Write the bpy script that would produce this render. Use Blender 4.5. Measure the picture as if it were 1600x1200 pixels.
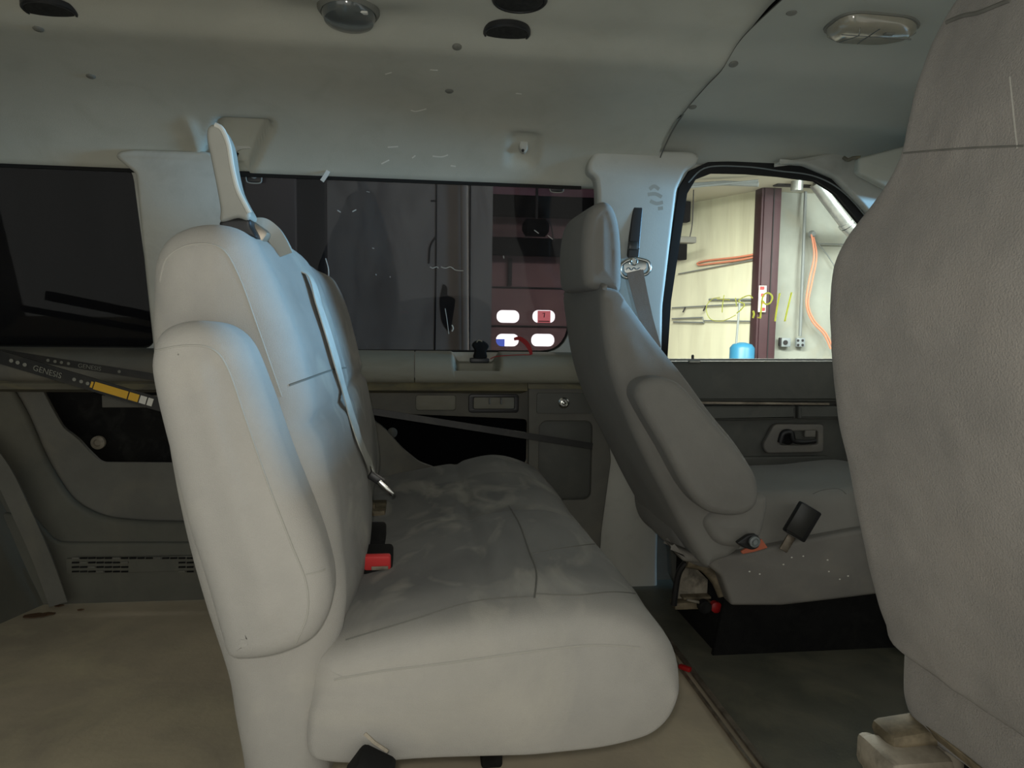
import bpy, bmesh, math, random
from mathutils import Vector, Matrix, noise
from mathutils.bvhtree import BVHTree
from mathutils.geometry import delaunay_2d_cdt
random.seed(7)
for o in list(bpy.data.objects): bpy.data.objects.remove(o)
S = bpy.context.scene; C = S.collection

# ---------------------------------------------------------------- camera
FPX, PITCH, YAW, ROLL, CH = 1150.0, math.radians(4.8), math.radians(7.3), .015, .83
cam = bpy.data.cameras.new('camera'); camo = bpy.data.objects.new('camera', cam); C.objects.link(camo)
cam.sensor_width = 36; cam.lens = 36*FPX/1600; cam.clip_start = .02; cam.clip_end = 60
CF = Vector((math.sin(YAW)*math.cos(PITCH), math.cos(YAW)*math.cos(PITCH), -math.sin(PITCH)))
_r0 = Vector((math.cos(YAW), -math.sin(YAW), 0)); _u0 = _r0.cross(CF)
CR = _r0*math.cos(ROLL)+_u0*math.sin(ROLL); CU = _u0*math.cos(ROLL)-_r0*math.sin(ROLL)
CO = Vector((0, 0, CH))
camo.matrix_world = Matrix(((CR.x, CU.x, -CF.x, 0), (CR.y, CU.y, -CF.y, 0), (CR.z, CU.z, -CF.z, CH), (0, 0, 0, 1)))
S.camera = camo

# ---------------------------------------------------------------- light and exposure
S.view_settings.view_transform = 'Standard'; S.view_settings.look = 'None'
S.view_settings.gamma = 1; S.view_settings.use_curve_mapping = False; S.view_settings.exposure = 0.06
w = bpy.data.worlds.new('world'); S.world = w; w.use_nodes = True
w.node_tree.nodes['Background'].inputs[0].default_value = (.94, .94, .86, 1)
w.node_tree.nodes['Background'].inputs[1].default_value = .80

def lamp(name, kind, loc, aim, energy, color, size=.1, size_y=None, **k):
    d = bpy.data.lights.new(name, kind); o = bpy.data.objects.new(name, d); C.objects.link(o)
    d.energy = energy; d.color = color
    if kind == 'AREA':
        d.shape = 'RECTANGLE'; d.size = size; d.size_y = size_y or size
    else: d.shadow_soft_size = size
    for a, b in k.items(): setattr(d, a, b)
    o.location = loc
    o.rotation_euler = (Vector(aim)-Vector(loc)).to_track_quat('-Z', 'Y').to_euler()
    return o
# the phone's own flash, beside the lens
lamp('phone_flash', 'SPOT', (-.015, -.02, .862), (.02, 2, .70), 15, (1, .97, .90), .012, spot_size=math.radians(150), spot_blend=1.0)
# daylight of the open garage entrance in front of the van, through the windscreen
lamp('entrance_daylight', 'AREA', (3.7, 1.55, 1.08), (0, 1.3, 1.0), 235, (.29, .64, 1.0), 1.3, .22)
# strip lights of the garage
lamp('garage_strip_light_near', 'AREA', (2.2, 5.6, 2.2), (2.2, 5.7, 0), 360, (1, .98, .86), 2.2, .5)
lamp('garage_strip_light_side', 'AREA', (4.6, 5.2, 2.2), (4.0, 7.2, .6), 140, (.95, 1, .95), 1.6, .5)
lamp('garage_strip_light_centre', 'AREA', (-.3, 2.75, 2.2), (.0, 5.2, .8), 24, (1, .96, .9), 1.8, .4)

# ---------------------------------------------------------------- helpers
def ray(x, y): return CF + CR*((x-800)/FPX) + CU*((600-y)/FPX)
def P(x, y, Y): d = ray(x, y); return CO + d*(Y/d.y)
def PZ(x, y, z=0.0): d = ray(x, y); return CO + d*((z-CH)/d.z)
def XZ(pts, Y): return [(P(a, b, Y).x, P(a, b, Y).z) for a, b in pts]
def lin(c): c /= 255; return c/12.92 if c <= .04045 else ((c+.055)/1.055)**2.4
def rgb(r, g, b): return (lin(r), lin(g), lin(b), 1)

def mat(name, col, col2=None, rough=.7, metal=0, scale=6, bump=0, bscale=200, spec=.4, dust=None, dscale=3, damt=.5, stretch=None, sheen=0, detail=5):
    m = bpy.data.materials.new(name); m.use_nodes = True; nt = m.node_tree; N = nt.nodes; L = nt.links
    b = N['Principled BSDF']; b.inputs['Roughness'].default_value = rough; b.inputs['Metallic'].default_value = metal
    b.inputs['Specular IOR Level'].default_value = spec; b.inputs['Base Color'].default_value = col
    b.inputs['Sheen Weight'].default_value = sheen
    tc = N.new('ShaderNodeTexCoord'); mp = N.new('ShaderNodeMapping'); L.new(tc.outputs['Object'], mp.inputs[0])
    if stretch: mp.inputs['Scale'].default_value = stretch
    def noi(sc, det=detail, w=0):
        n = N.new('ShaderNodeTexNoise'); n.inputs['Scale'].default_value = sc; n.inputs['Detail'].default_value = det
        n.inputs['Roughness'].default_value = .6; L.new(mp.outputs[0], n.inputs['Vector']); return n
    out = None
    if col2:
        n = noi(scale); cr = N.new('ShaderNodeValToRGB'); cr.color_ramp.elements[0].position = .35; cr.color_ramp.elements[1].position = .65
        cr.color_ramp.elements[0].color = col; cr.color_ramp.elements[1].color = col2
        L.new(n.outputs['Fac'], cr.inputs[0]); out = cr.outputs[0]
    if dust:
        n = noi(dscale, 8); n.inputs['Distortion'].default_value = .6
        cr = N.new('ShaderNodeValToRGB'); cr.color_ramp.elements[0].position = .5; cr.color_ramp.elements[1].position = .72
        cr.color_ramp.elements[0].color = (0, 0, 0, 1); cr.color_ramp.elements[1].color = (damt, damt, damt, 1)
        L.new(n.outputs['Fac'], cr.inputs[0])
        mx = N.new('ShaderNodeMixRGB'); L.new(cr.outputs[0], mx.inputs[0])
        if out: L.new(out, mx.inputs[1])
        else: mx.inputs[1].default_value = col
        mx.inputs[2].default_value = dust; out = mx.outputs[0]
    if out: L.new(out, b.inputs['Base Color'])
    if bump:
        n = noi(bscale, 3); bp = N.new('ShaderNodeBump'); bp.inputs['Strength'].default_value = bump; bp.inputs['Distance'].default_value = .002
        L.new(n.outputs['Fac'], bp.inputs['Height']); L.new(bp.outputs[0], b.inputs['Normal'])
    return m
def glow(name, col, s):
    m = bpy.data.materials.new(name); m.use_nodes = True; b = m.node_tree.nodes['Principled BSDF']
    b.inputs['Base Color'].default_value = (0, 0, 0, 1); b.inputs['Emission Color'].default_value = col; b.inputs['Emission Strength'].default_value = s
    return m
def glass(name, tint, gloss=.06, rough=.02, film=0):
    m = bpy.data.materials.new(name); m.use_nodes = True; nt = m.node_tree; N = nt.nodes; L = nt.links; N.clear()
    o = N.new('ShaderNodeOutputMaterial'); t = N.new('ShaderNodeBsdfTransparent'); t.inputs[0].default_value = tint
    g = N.new('ShaderNodeBsdfGlossy'); g.inputs['Roughness'].default_value = rough; g.inputs[0].default_value = (1, 1, 1, 1)
    mx = N.new('ShaderNodeMixShader'); f = N.new('ShaderNodeFresnel'); f.inputs[0].default_value = 1.22
    L.new(f.outputs[0], mx.inputs[0]); L.new(t.outputs[0], mx.inputs[1]); L.new(g.outputs[0], mx.inputs[2])
    last = mx
    if film:
        d = N.new('ShaderNodeBsdfDiffuse'); d.inputs[0].default_value = (.5, .5, .55, 1)
        tc = N.new('ShaderNodeTexCoord'); mp = N.new('ShaderNodeMapping'); mp.inputs['Scale'].default_value = (9, 1, 2); L.new(tc.outputs['Object'], mp.inputs[0])
        n = N.new('ShaderNodeTexNoise'); n.inputs['Scale'].default_value = 1.2; n.inputs['Detail'].default_value = 7; L.new(mp.outputs[0], n.inputs['Vector'])
        mu = N.new('ShaderNodeMath'); mu.operation = 'MULTIPLY'; mu.inputs[1].default_value = film; L.new(n.outputs['Fac'], mu.inputs[0])
        m2 = N.new('ShaderNodeMixShader'); L.new(mu.outputs[0], m2.inputs[0]); L.new(mx.outputs[0], m2.inputs[1]); L.new(d.outputs[0], m2.inputs[2]); last = m2
    L.new(last.outputs[0], o.inputs[0]); return m

def marker(name, col):
    m = bpy.data.materials.new(name); m.use_nodes = True; nt = m.node_tree; N = nt.nodes; L = nt.links; N.clear()
    o = N.new('ShaderNodeOutputMaterial'); d = N.new('ShaderNodeBsdfDiffuse'); t = N.new('ShaderNodeBsdfTranslucent'); mx = N.new('ShaderNodeMixShader')
    d.inputs[0].default_value = col; t.inputs[0].default_value = col; mx.inputs[0].default_value = .75
    L.new(d.outputs[0], mx.inputs[1]); L.new(t.outputs[0], mx.inputs[2]); L.new(mx.outputs[0], o.inputs[0]); return m
M = dict(
 cloth=mat('bench_cloth', rgb(158,154,145), rgb(144,141,133), .95, bump=.5, bscale=900, scale=5, dust=rgb(188,182,166), dscale=4, damt=.35, sheen=.15),
 clothd=mat('cloth_soiled', rgb(112,112,108), rgb(84,84,81), .95, bump=.5, bscale=900, scale=6, dust=rgb(168,164,146), dscale=5, damt=.55, stretch=(1,.45,1), sheen=.1),
 clothf=mat('front_seat_cloth', rgb(128,126,120), rgb(119,117,112), .95, bump=.5, bscale=900, scale=4, sheen=.1),
 clothn=mat('near_seat_cloth', rgb(136,131,124), rgb(121,117,111), .97, bump=1.0, bscale=450, scale=9, dust=rgb(134,126,116), dscale=7, damt=.3, sheen=.15),
 seam=mat('seam_thread', rgb(150,148,140), rough=.9),
 seamd=mat('seam_thread_dark', rgb(98,97,91), rough=.9),
 liner=mat('headliner', rgb(182,181,168), rgb(172,172,160), .75, bump=.15, bscale=300, scale=3, dust=rgb(150,148,132), dscale=9, damt=.25),
 linerf=mat('front_headliner', rgb(166,168,158), rgb(158,160,151), .7, bump=.15, bscale=300, scale=3),
 pillar=mat('pillar_plastic', rgb(184,184,175), rgb(175,175,167), .6, scale=4, bump=.1, dust=rgb(120,116,104), dscale=7, damt=.3),
 sill=mat('sill_plastic', rgb(142,141,128), rgb(134,133,120), .65, scale=4, bump=.1, dust=rgb(112,106,90), dscale=6, damt=.5, stretch=(.5,1,2)),
 panel=mat('wall_panel_plastic', rgb(104,103,96), rgb(92,91,85), .7, scale=5, bump=.15, dust=rgb(122,116,100), dscale=4, damt=.5),
 panell=mat('dusty_wall_panel', rgb(96,95,86), rgb(82,82,75), .75, scale=4, bump=.15, dust=rgb(116,110,94), dscale=3, damt=.5),
 dirty=mat('dirty_ledge', rgb(106,102,88), rgb(80,78,68), .85, scale=5, dust=rgb(150,140,96), dscale=4, damt=.7, stretch=(.6,1,2)),
 doorp=mat('door_panel_plastic', rgb(84,85,80), rgb(76,77,73), .6, scale=4, bump=.1, dust=rgb(104,102,94), dscale=8, damt=.35),
 black=mat('black_plastic', rgb(28,28,29), rough=.45, spec=.5),
 blackm=mat('black_matt', rgb(18,18,18), rgb(24,24,23), .9, scale=10, spec=.2, dust=rgb(70,70,66), dscale=18, damt=.25),
 rubber=mat('black_rubber', rgb(22,22,22), rough=.6, spec=.3),
 buckle=mat('satin_black', rgb(44,44,42), rough=.35, spec=.5),
 red=mat('red_plastic', rgb(196,58,58), rough=.4), redd=mat('dark_red_plastic', rgb(150,20,22), rough=.5),
 orange=mat('orange_plastic', rgb(176,96,70), rough=.6),
 chrome=mat('chrome', rgb(205,205,200), rough=.22, metal=1), steel=mat('worn_steel', rgb(160,150,135), rgb(110,100,88), .5, metal=.7, scale=20),
 web=mat('belt_webbing', rgb(178,178,170), rgb(160,160,152), .8, bump=.5, bscale=700, scale=30),
 webb=mat('brown_stained_webbing', rgb(140,138,134), rgb(128,112,98), .8, bump=.5, bscale=700, scale=8, stretch=(1,1,.4)),
 guide=mat('belt_guide_plastic', rgb(142,142,134), rgb(132,132,125), .55, scale=6),
 floor=mat('dusty_floor', rgb(196,182,158), rgb(160,150,132), .85, scale=2.2, bump=.3, bscale=60, dust=rgb(206,194,162), dscale=3, damt=.7),
 mat_=mat('dark_rubber_mat', rgb(100,98,86), rgb(78,79,69), .5, scale=5, bump=.25, bscale=120, dust=rgb(130,124,104), dscale=6, damt=.5),
 carpet=mat('black_carpet', rgb(30,30,29), rgb(22,22,22), 1, scale=12, bump=1, bscale=500, spec=.1, dust=rgb(60,60,56), dscale=25, damt=.15),
 shell=mat('seat_base_plastic', rgb(118,115,109), rgb(108,105,100), .7, scale=7, bump=.2, dust=rgb(132,128,116), dscale=12, damt=.4),
 cream=mat('cream_steel', rgb(158,150,134), rgb(120,112,98), .6, scale=14, bump=.2, dust=rgb(44,42,38), dscale=16, damt=.85),
 smear=mat('grease', rgb(160,158,148), rough=.7),
 tan=mat('tan_bracket', rgb(126,114,92), rgb(78,70,54), .7, scale=30),
 lens=mat('smoked_lens', rgb(92,96,94), rgb(84,88,86), .15, scale=6, spec=.7),
 lensl=mat('clear_lamp_lens', rgb(158,152,134), rgb(140,136,122), .12, scale=9, spec=.8),
 vent=mat('black_vent_mesh', rgb(14,14,13), rgb(40,40,38), .7, scale=120),
 clip=mat('push_pin', rgb(112,112,104), rough=.6),
 dust=mat('scratch_white', rgb(205,205,200), rough=.8), scuff=mat('pale_scuff', rgb(214,212,202), rough=.9),
 yel=mat('yellow_label', rgb(206,160,40), rough=.5), wht=mat('white_label', rgb(200,198,190), rough=.6),
 chalk=marker('yellow_marker', rgb(250,242,150)),
 rod=mat('black_shaft', rgb(24,24,23), rgb(34,33,31), .5, scale=20, dust=rgb(70,66,56), dscale=20, damt=.35), dot=mat('grey_print', rgb(120,120,112), rough=.6),
 rust=mat('dead_leaf', rgb(84,62,42), rough=.9),
 wallb=mat('cream_garage_wall', rgb(226,226,200), rgb(212,212,188), .85, scale=1.5, stretch=(3,3,.4), dust=rgb(190,186,160), dscale=2, damt=.4),
 block=mat('grey_block_wall', rgb(154,158,150), rgb(138,142,135), .9, scale=2, dust=rgb(150,146,130), dscale=3, damt=.5),
 wallg=mat('grey_wall', rgb(142,136,128), rgb(120,115,109), .8, scale=1.5, stretch=(2,1,.5), dust=rgb(60,50,48), dscale=2.2, damt=.7),
 maroon=mat('maroon_paint', rgb(124,96,100), rgb(108,82,88), .7, scale=3), maroonp=mat('maroon_column_paint', rgb(66,42,47), rgb(56,36,41), .55, scale=3),
 pink=mat('lit_pink_panel', rgb(190,140,160), rgb(170,120,140), .6, scale=3),
 gceil=mat('garage_ceiling_paint', rgb(196,194,178), rough=.9), gfloor=mat('concrete', rgb(120,116,108), rgb(100,97,90), .9, scale=2),
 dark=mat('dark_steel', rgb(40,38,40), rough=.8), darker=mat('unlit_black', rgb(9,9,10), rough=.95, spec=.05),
 duct=mat('galvanised_duct', rgb(190,194,192), rgb(160,165,164), .35, metal=.8, scale=12),
 hose=mat('orange_hose', rgb(216,140,112), rough=.5), blue=mat('blue_paint', rgb(46,112,146), rough=.4), blued=mat('dark_blue_paint', rgb(42,66,104), rough=.5),
 grey=mat('grey_metal', rgb(120,126,126), rough=.5), ebox=mat('grey_box', rgb(128,136,140), rough=.5),
 day=glow('daylight_pane', (1, .96, 1, 1), 9), blueg=glow('blue_daylight', (.12, .2, .9, 1), 3), redg=glow('backlit_red_notice', (.95, .22, .25, 1), 2.3),
 tint=glass('privacy_glass', (.41, .40, .40, 1), film=.04), clear=glass('clear_glass', (.96, .98, .97, 1)),
 tintd=glass('dark_privacy_glass', (.40, .40, .41, 1), film=.02),
)

def soiled(name, clean, clean2, dirty, dirty2, dusty):
    m = mat(name, clean, clean2, .95, bump=.5, bscale=900, scale=5, dust=rgb(188,182,166), dscale=4, damt=.3, sheen=.15); nt = m.node_tree; N = nt.nodes; L = nt.links
    b = N['Principled BSDF']; src = b.inputs['Base Color'].links[0].from_socket
    at = N.new('ShaderNodeAttribute'); at.attribute_name = 'soil'
    tc = N.new('ShaderNodeTexCoord'); mp = N.new('ShaderNodeMapping'); mp.inputs['Scale'].default_value = (1, .55, 1); mp.inputs['Rotation'].default_value = (0, 0, .5); L.new(tc.outputs['Object'], mp.inputs[0])
    def noi(sc, d): n = N.new('ShaderNodeTexNoise'); n.inputs['Scale'].default_value = sc; n.inputs['Detail'].default_value = 7; n.inputs['Distortion'].default_value = d; L.new(mp.outputs[0], n.inputs['Vector']); return n
    def ramp(s_, a, b_, c1, c2): r_ = N.new('ShaderNodeValToRGB'); e = r_.color_ramp.elements; e[0].position = a; e[1].position = b_; e[0].color = c1; e[1].color = c2; L.new(s_, r_.inputs[0]); return r_.outputs[0]
    dc = ramp(noi(7, .4).outputs['Fac'], .35, .62, dirty, dirty2)
    dd = ramp(noi(9, 1.2).outputs['Fac'], .50, .72, (0, 0, 0, 1), (.9, .9, .9, 1))
    m1 = N.new('ShaderNodeMixRGB'); L.new(dd, m1.inputs[0]); L.new(dc, m1.inputs[1]); m1.inputs[2].default_value = dusty
    n3 = ramp(noi(5, .3).outputs['Fac'], .2, .7, (.75, .75, .75, 1), (1.25, 1.25, 1.25, 1))
    mu = N.new('ShaderNodeMixRGB'); mu.blend_type = 'MULTIPLY'; mu.inputs[0].default_value = 1; mu.use_clamp = True; L.new(at.outputs['Color'], mu.inputs[1]); L.new(n3, mu.inputs[2])
    m2 = N.new('ShaderNodeMixRGB'); L.new(mu.outputs[0], m2.inputs[0]); L.new(src, m2.inputs[1]); L.new(m1.outputs[0], m2.inputs[2]); L.new(m2.outputs[0], b.inputs['Base Color'])
    return m
M['bench'] = soiled('bench_cloth_soiled', rgb(156,153,146), rgb(144,142,136), rgb(108,107,101), rgb(78,78,74), rgb(156,152,138))
def soil(o, fn):
    me = o.data; a = me.color_attributes.new('soil', 'FLOAT_COLOR', 'POINT'); off = Vector((0, 0, 0)); q = o
    while q: off += q.location; q = q.parent
    for i, v in enumerate(me.vertices):
        t = max(0, min(1, fn(v.co+off, v.normal))); a.data[i].color = (t, t, t, 1)
    me.materials.clear(); me.materials.append(M['bench'])
def tag(o, label=None, cat=None, group=None, kind=None):
    if label: o['label'] = label
    if cat: o['category'] = cat
    if group: o['group'] = group
    if kind: o['kind'] = kind
    return o
def empty(name, loc=(0, 0, 0), **k):
    o = bpy.data.objects.new(name, None); C.objects.link(o); o.location = loc; o.empty_display_size = .05
    return tag(o, **k)
def link(name, me, m, parent=None, smooth=True, ang=40, **k):
    me.validate(); 
    if smooth:
        me.shade_smooth(); me.set_sharp_from_angle(angle=math.radians(ang))
    me.materials.append(m)
    o = bpy.data.objects.new(name, me); C.objects.link(o)
    if parent:
        o.parent = parent
        q = parent; off = Vector((0, 0, 0))
        while q: off += q.location; q = q.parent
        me.transform(Matrix.Translation(-off))
    else:
        bb = [v.co for v in me.vertices]
        if bb:
            c = Vector(((min(v.x for v in bb)+max(v.x for v in bb))/2, (min(v.y for v in bb)+max(v.y for v in bb))/2, min(v.z for v in bb)))
            me.transform(Matrix.Translation(-c)); o.location = c
    return tag(o, **k)
def mesh(vs, fs):
    me = bpy.data.meshes.new('m'); me.from_pydata([tuple(v) for v in vs], [], fs); return me
def fixn(me):
    bm = bmesh.new(); bm.from_mesh(me); bmesh.ops.recalc_face_normals(bm, faces=bm.faces); bm.to_mesh(me); bm.free(); return me
def part(name, vsfs, m, parent=None, **k): return link(name, fixn(mesh(*vsfs)), m, parent, **k)
def join(*ps):
    V, Fc = [], []
    for v, f in ps:
        n = len(V); V += list(v); Fc += [tuple(i+n for i in q) for q in f]
    return V, Fc

def sst(e0, e1, v): t = max(0, min(1, (v-e0)/(e1-e0))); return t*t*(3-2*t)
def crom(pts, n, closed=True):
    pts = [Vector(p) for p in pts]; K = len(pts); out = []; seg = K if closed else K-1
    dense = []
    for i in range(seg):
        if closed: a, b, c, d = pts[i-1], pts[i], pts[(i+1) % K], pts[(i+2) % K]
        else: a, b, c, d = pts[max(i-1, 0)], pts[i], pts[i+1], pts[min(i+2, K-1)]
        for j in range(12):
            t = j/12
            dense.append(.5*((2*b)+(c-a)*t+(2*a-5*b+4*c-d)*t*t+(3*b-a-3*c+d)*t**3))
    dense.append(pts[0] if closed else pts[-1])
    L = [0]
    for i in range(1, len(dense)): L.append(L[-1]+(dense[i]-dense[i-1]).length)
    T = L[-1]; k = 0; m = n if closed else n-1
    for i in range(n):
        s = T*i/m
        while k < len(L)-2 and L[k+1] < s: k += 1
        t = (s-L[k])/max(L[k+1]-L[k], 1e-9); out.append(dense[k].lerp(dense[k+1], min(t, 1)))
    return out

def pillow(prof, y0, y1, r, r2=None, n=150, ny=50, w=None, disp=None, smooth=True, shift=None, puff=.006, warp=None):
    """side outline in XZ carried along Y with rolled ends"""
    r2 = r if r2 is None else r2
    pr = crom([(a, b, 0) for a, b in prof], n) if smooth else [Vector((a, b, 0)) for a, b in prof]
    n = len(pr); area = sum(pr[i].x*pr[(i+1) % n].y-pr[(i+1) % n].x*pr[i].y for i in range(n))
    nor = []
    for i in range(n):
        t = pr[(i+2) % n]-pr[i-2]; v = Vector((t.y, -t.x, 0)).normalized(); nor.append(v if area > 0 else -v)
    rows = []
    for j in range(9):
        p = j/8*math.pi/2; rows.append((y0+r*(1-math.cos(p)), r*(1-math.sin(p))))
    for j in range(1, ny): rows.append((y0+r+(y1-r2-y0-r)*j/ny, 0))
    for j in range(9):
        p = (8-j)/8*math.pi/2; rows.append((y1-r2*(1-math.cos(p)), r2*(1-math.sin(p))))
    V = []
    def fin(p3, n3):
        if disp: p3 = p3+n3*disp(p3, n3)
        if shift: p3 = p3+shift(p3.y)
        if warp: p3 = warp(p3)
        return p3
    rings = []
    for (y, ins) in rows:
        rg = []
        for i in range(n):
            wi = w(pr[i]) if w else 1
            q = pr[i]-nor[i]*ins*wi; rg.append(q.copy())
            V.append(fin(Vector((q.x, y, q.y)), Vector((nor[i].x, 0, nor[i].y))))
        rings.append(rg)
    F = []
    for j in range(len(rows)-1):
        for i in range(n): F.append((j*n+i, j*n+(i+1) % n, (j+1)*n+(i+1) % n, (j+1)*n+i))
    for rg, base, yy, sg in ((rings[0], 0, y0, -1), (rings[-1], (len(rows)-1)*n, y1, 1)):
        xs = [q.x for q in rg]; zs_ = [q.y for q in rg]; st = max((max(xs)-min(xs))/22, (max(zs_)-min(zs_))/40, .003)
        pts = [Vector((q.x, q.y)) for q in rg]; ext = []
        def dist(p):
            d = 9
            for i in range(n):
                a_, b_ = pts[i-1], pts[i]; ab = b_-a_; t = max(0, min(1, (p-a_).dot(ab)/max(ab.length_squared, 1e-12))); d = min(d, (p-a_-ab*t).length)
            return d
        def inside(p):
            c = False
            for i in range(n):
                a_, b_ = pts[i-1], pts[i]
                if (a_.y > p.y) != (b_.y > p.y) and p.x < (b_.x-a_.x)*(p.y-a_.y)/(b_.y-a_.y)+a_.x: c = not c
            return c
        x = min(xs)+st/2
        while x < max(xs):
            z = min(zs_)+st/2
            while z < max(zs_):
                p = Vector((x, z))
                if inside(p):
                    d = dist(p)
                    if d > st*.5: ext.append((p, d))
                z += st
            x += st
        res = delaunay_2d_cdt(pts+[e[0] for e in ext], [(i, (i+1) % n) for i in range(n)], [], 1, 1e-7)
        nv_, _, nf, ov = res[0], res[1], res[2], res[3]; mp_ = {}
        for i, p in enumerate(nv_):
            o_ = ov[i]
            if o_ and min(o_) < n: mp_[i] = base+min(o_)
            else:
                d = ext[min(o_)-n][1] if o_ else 0
                V.append(fin(Vector((p.x, yy+sg*puff*sst(0, .035, d), p.y)), Vector((0, sg, 0)))); mp_[i] = len(V)-1
        for f in nf: F.append(tuple(mp_[i] for i in f))
    return V, F

def box(c, s, bev=.004, rot=None, seg=2):
    bm = bmesh.new(); bmesh.ops.create_cube(bm, size=1)
    for v in bm.verts: v.co = Vector((v.co.x*s[0], v.co.y*s[1], v.co.z*s[2]))
    if bev: bmesh.ops.bevel(bm, geom=list(bm.edges), offset=min(bev, min(s)*.45), segments=seg, affect='EDGES', profile=.5)
    R = rot if rot is not None else Matrix.Identity(3)
    V = [R @ v.co + Vector(c) for v in bm.verts]; F = [tuple(v.index for v in f.verts) for f in bm.faces]; bm.free(); return V, F
def lathe(c, axis, prof, seg=32):
    """prof: (radius, height) pairs along axis"""
    q = Vector(axis).normalized().to_track_quat('Z', 'Y').to_matrix(); V = []; F = []; K = len(prof)
    for (r, h) in prof:
        for i in range(seg):
            a = 2*math.pi*i/seg; V.append(Vector(c)+q @ Vector((r*math.cos(a), r*math.sin(a), h)))
    for j in range(K-1):
        for i in range(seg): F.append((j*seg+i, j*seg+(i+1) % seg, (j+1)*seg+(i+1) % seg, (j+1)*seg+i))
    F.append(tuple(range(seg))); F.append(tuple((K-1)*seg+i for i in range(seg))); return V, F
def tube(path, r, seg=10, smooth=0, squash=None):
    pts = [Vector(p) for p in path]
    if smooth: pts = crom(pts, smooth, False)
    V = []; F = []; up = None; K = len(pts)
    for i, p in enumerate(pts):
        t = (pts[min(i+1, K-1)]-pts[max(i-1, 0)]).normalized()
        if up is None: up = t.orthogonal().normalized()
        up = (up-t*up.dot(t)).normalized(); s = t.cross(up); rr = r(i/(K-1)) if callable(r) else r
        for k in range(seg): a = 2*math.pi*k/seg; V.append(p+up*math.cos(a)*rr+s*math.sin(a)*rr)
    for j in range(K-1):
        for k in range(seg): F.append((j*seg+k, j*seg+(k+1) % seg, (j+1)*seg+(k+1) % seg, (j+1)*seg+k))
    F.append(tuple(range(seg))); F.append(tuple((K-1)*seg+k for k in range(seg))); return V, F
def ribbon(path, width, thick, nrm, smooth=0):
    """flat strap; nrm = facing direction or list of them"""
    pts = [Vector(p) for p in path]
    if smooth: pts = crom(pts, smooth, False)
    V = []; F = []; K = len(pts)
    for i, p in enumerate(pts):
        t = (pts[min(i+1, K-1)]-pts[max(i-1, 0)]).normalized(); nn = Vector(nrm[min(int(i/(K-1)*len(nrm)), len(nrm)-1)] if isinstance(nrm, list) else nrm)
        s = t.cross(nn).normalized(); nn = s.cross(t).normalized(); wd = width(i/(K-1)) if callable(width) else width
        for a, b in ((-1, -1), (1, -1), (1, 1), (-1, 1)): V.append(p+s*a*wd/2+nn*b*thick/2)
    for j in range(K-1):
        for k in range(4): F.append((j*4+k, j*4+(k+1) % 4, (j+1)*4+(k+1) % 4, (j+1)*4+k))
    F.append((0, 1, 2, 3)); F.append(tuple((K-1)*4+k for k in range(4))); return V, F
def plate(outer, holes=(), thick=.004, bev=0, mp=None, Y=None):
    """flat sheet from XZ outlines with holes; mp maps (x, z, depth) to the world, else it stands at Y, thickness away from the viewer"""
    cu = bpy.data.curves.new('c', 'CURVE'); cu.dimensions = '2D'; cu.fill_mode = 'BOTH'
    for pl in [outer]+list(holes):
        sp = cu.splines.new('POLY'); sp.points.add(len(pl)-1); sp.use_cyclic_u = True
        for q, p in zip(sp.points, pl): q.co = (p[0], p[1], 0, 1)
    cu.extrude = thick/2; cu.bevel_depth = bev; cu.bevel_resolution = 3; cu.offset = -bev
    o = bpy.data.objects.new('c', cu); C.objects.link(o); dg = bpy.context.evaluated_depsgraph_get(); dg.update()
    me = bpy.data.meshes.new_from_object(o.evaluated_get(dg)); bpy.data.objects.remove(o); bpy.data.curves.remove(cu)
    bm = bmesh.new(); bm.from_mesh(me); bmesh.ops.remove_doubles(bm, verts=bm.verts, dist=1e-6)
    V = []; 
    for v in bm.verts:
        x, z, d = v.co; d = thick/2+bev-d
        V.append(Vector(mp(x, z, d)) if mp else Vector((x, Y+d, z)))
    F = [tuple(v.index for v in f.verts) for f in bm.faces]; bm.free(); bpy.data.meshes.remove(me); return V, F
def rr(x0, z0, x1, z1, r, n=6):
    out = []
    for cx, cz, a0 in ((x1-r, z1-r, 0), (x0+r, z1-r, 90), (x0+r, z0+r, 180), (x1-r, z0+r, 270)):
        for k in range(n+1): a = math.radians(a0+90*k/n); out.append((cx+r*math.cos(a), cz+r*math.sin(a)))
    return out
def rpx(x0, y0, x1, y1, Y, r): a = P(x0, y1, Y); b = P(x1, y0, Y); return rr(a.x, a.z, b.x, b.z, r)
def sm(pts, n): return [(q.x, q.y) for q in crom([(a, b, 0) for a, b in pts], n)]
def bvh(*os):
    V = []; F = []
    for o in os:
        off = Vector((0, 0, 0)); q = o
        while q: off += q.location; q = q.parent
        k = len(V); V += [v.co+off for v in o.data.vertices]; F += [tuple(i+k for i in p.vertices) for p in o.data.polygons]
    return BVHTree.FromPolygons(V, F)
def hit(t, x, y):
    d = ray(x, y).normalized(); l, n, i, dist = t.ray_cast(CO, d)
    if l is None: return None, None
    if n.dot(d) > 0: n = -n
    return l, n
def seam(name, t, px, r, m, parent, n=60, lift=.0, width=None, **k):
    pts = crom([(a, b, 0) for a, b in px], n, False); W = []; Ns = []
    for q in pts:
        l, nn = hit(t, q.x, q.y)
        if l is None: continue
        if W and (l-W[-1]).length > .12: continue
        W.append(l+nn*lift); Ns.append(nn)
    if len(W) < 2: print('NO SEAM', name, px); return None
    return part(name, tube(W, r, 6) if width is None else ribbon(W, width, r, Ns), m, parent, **k)
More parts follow.
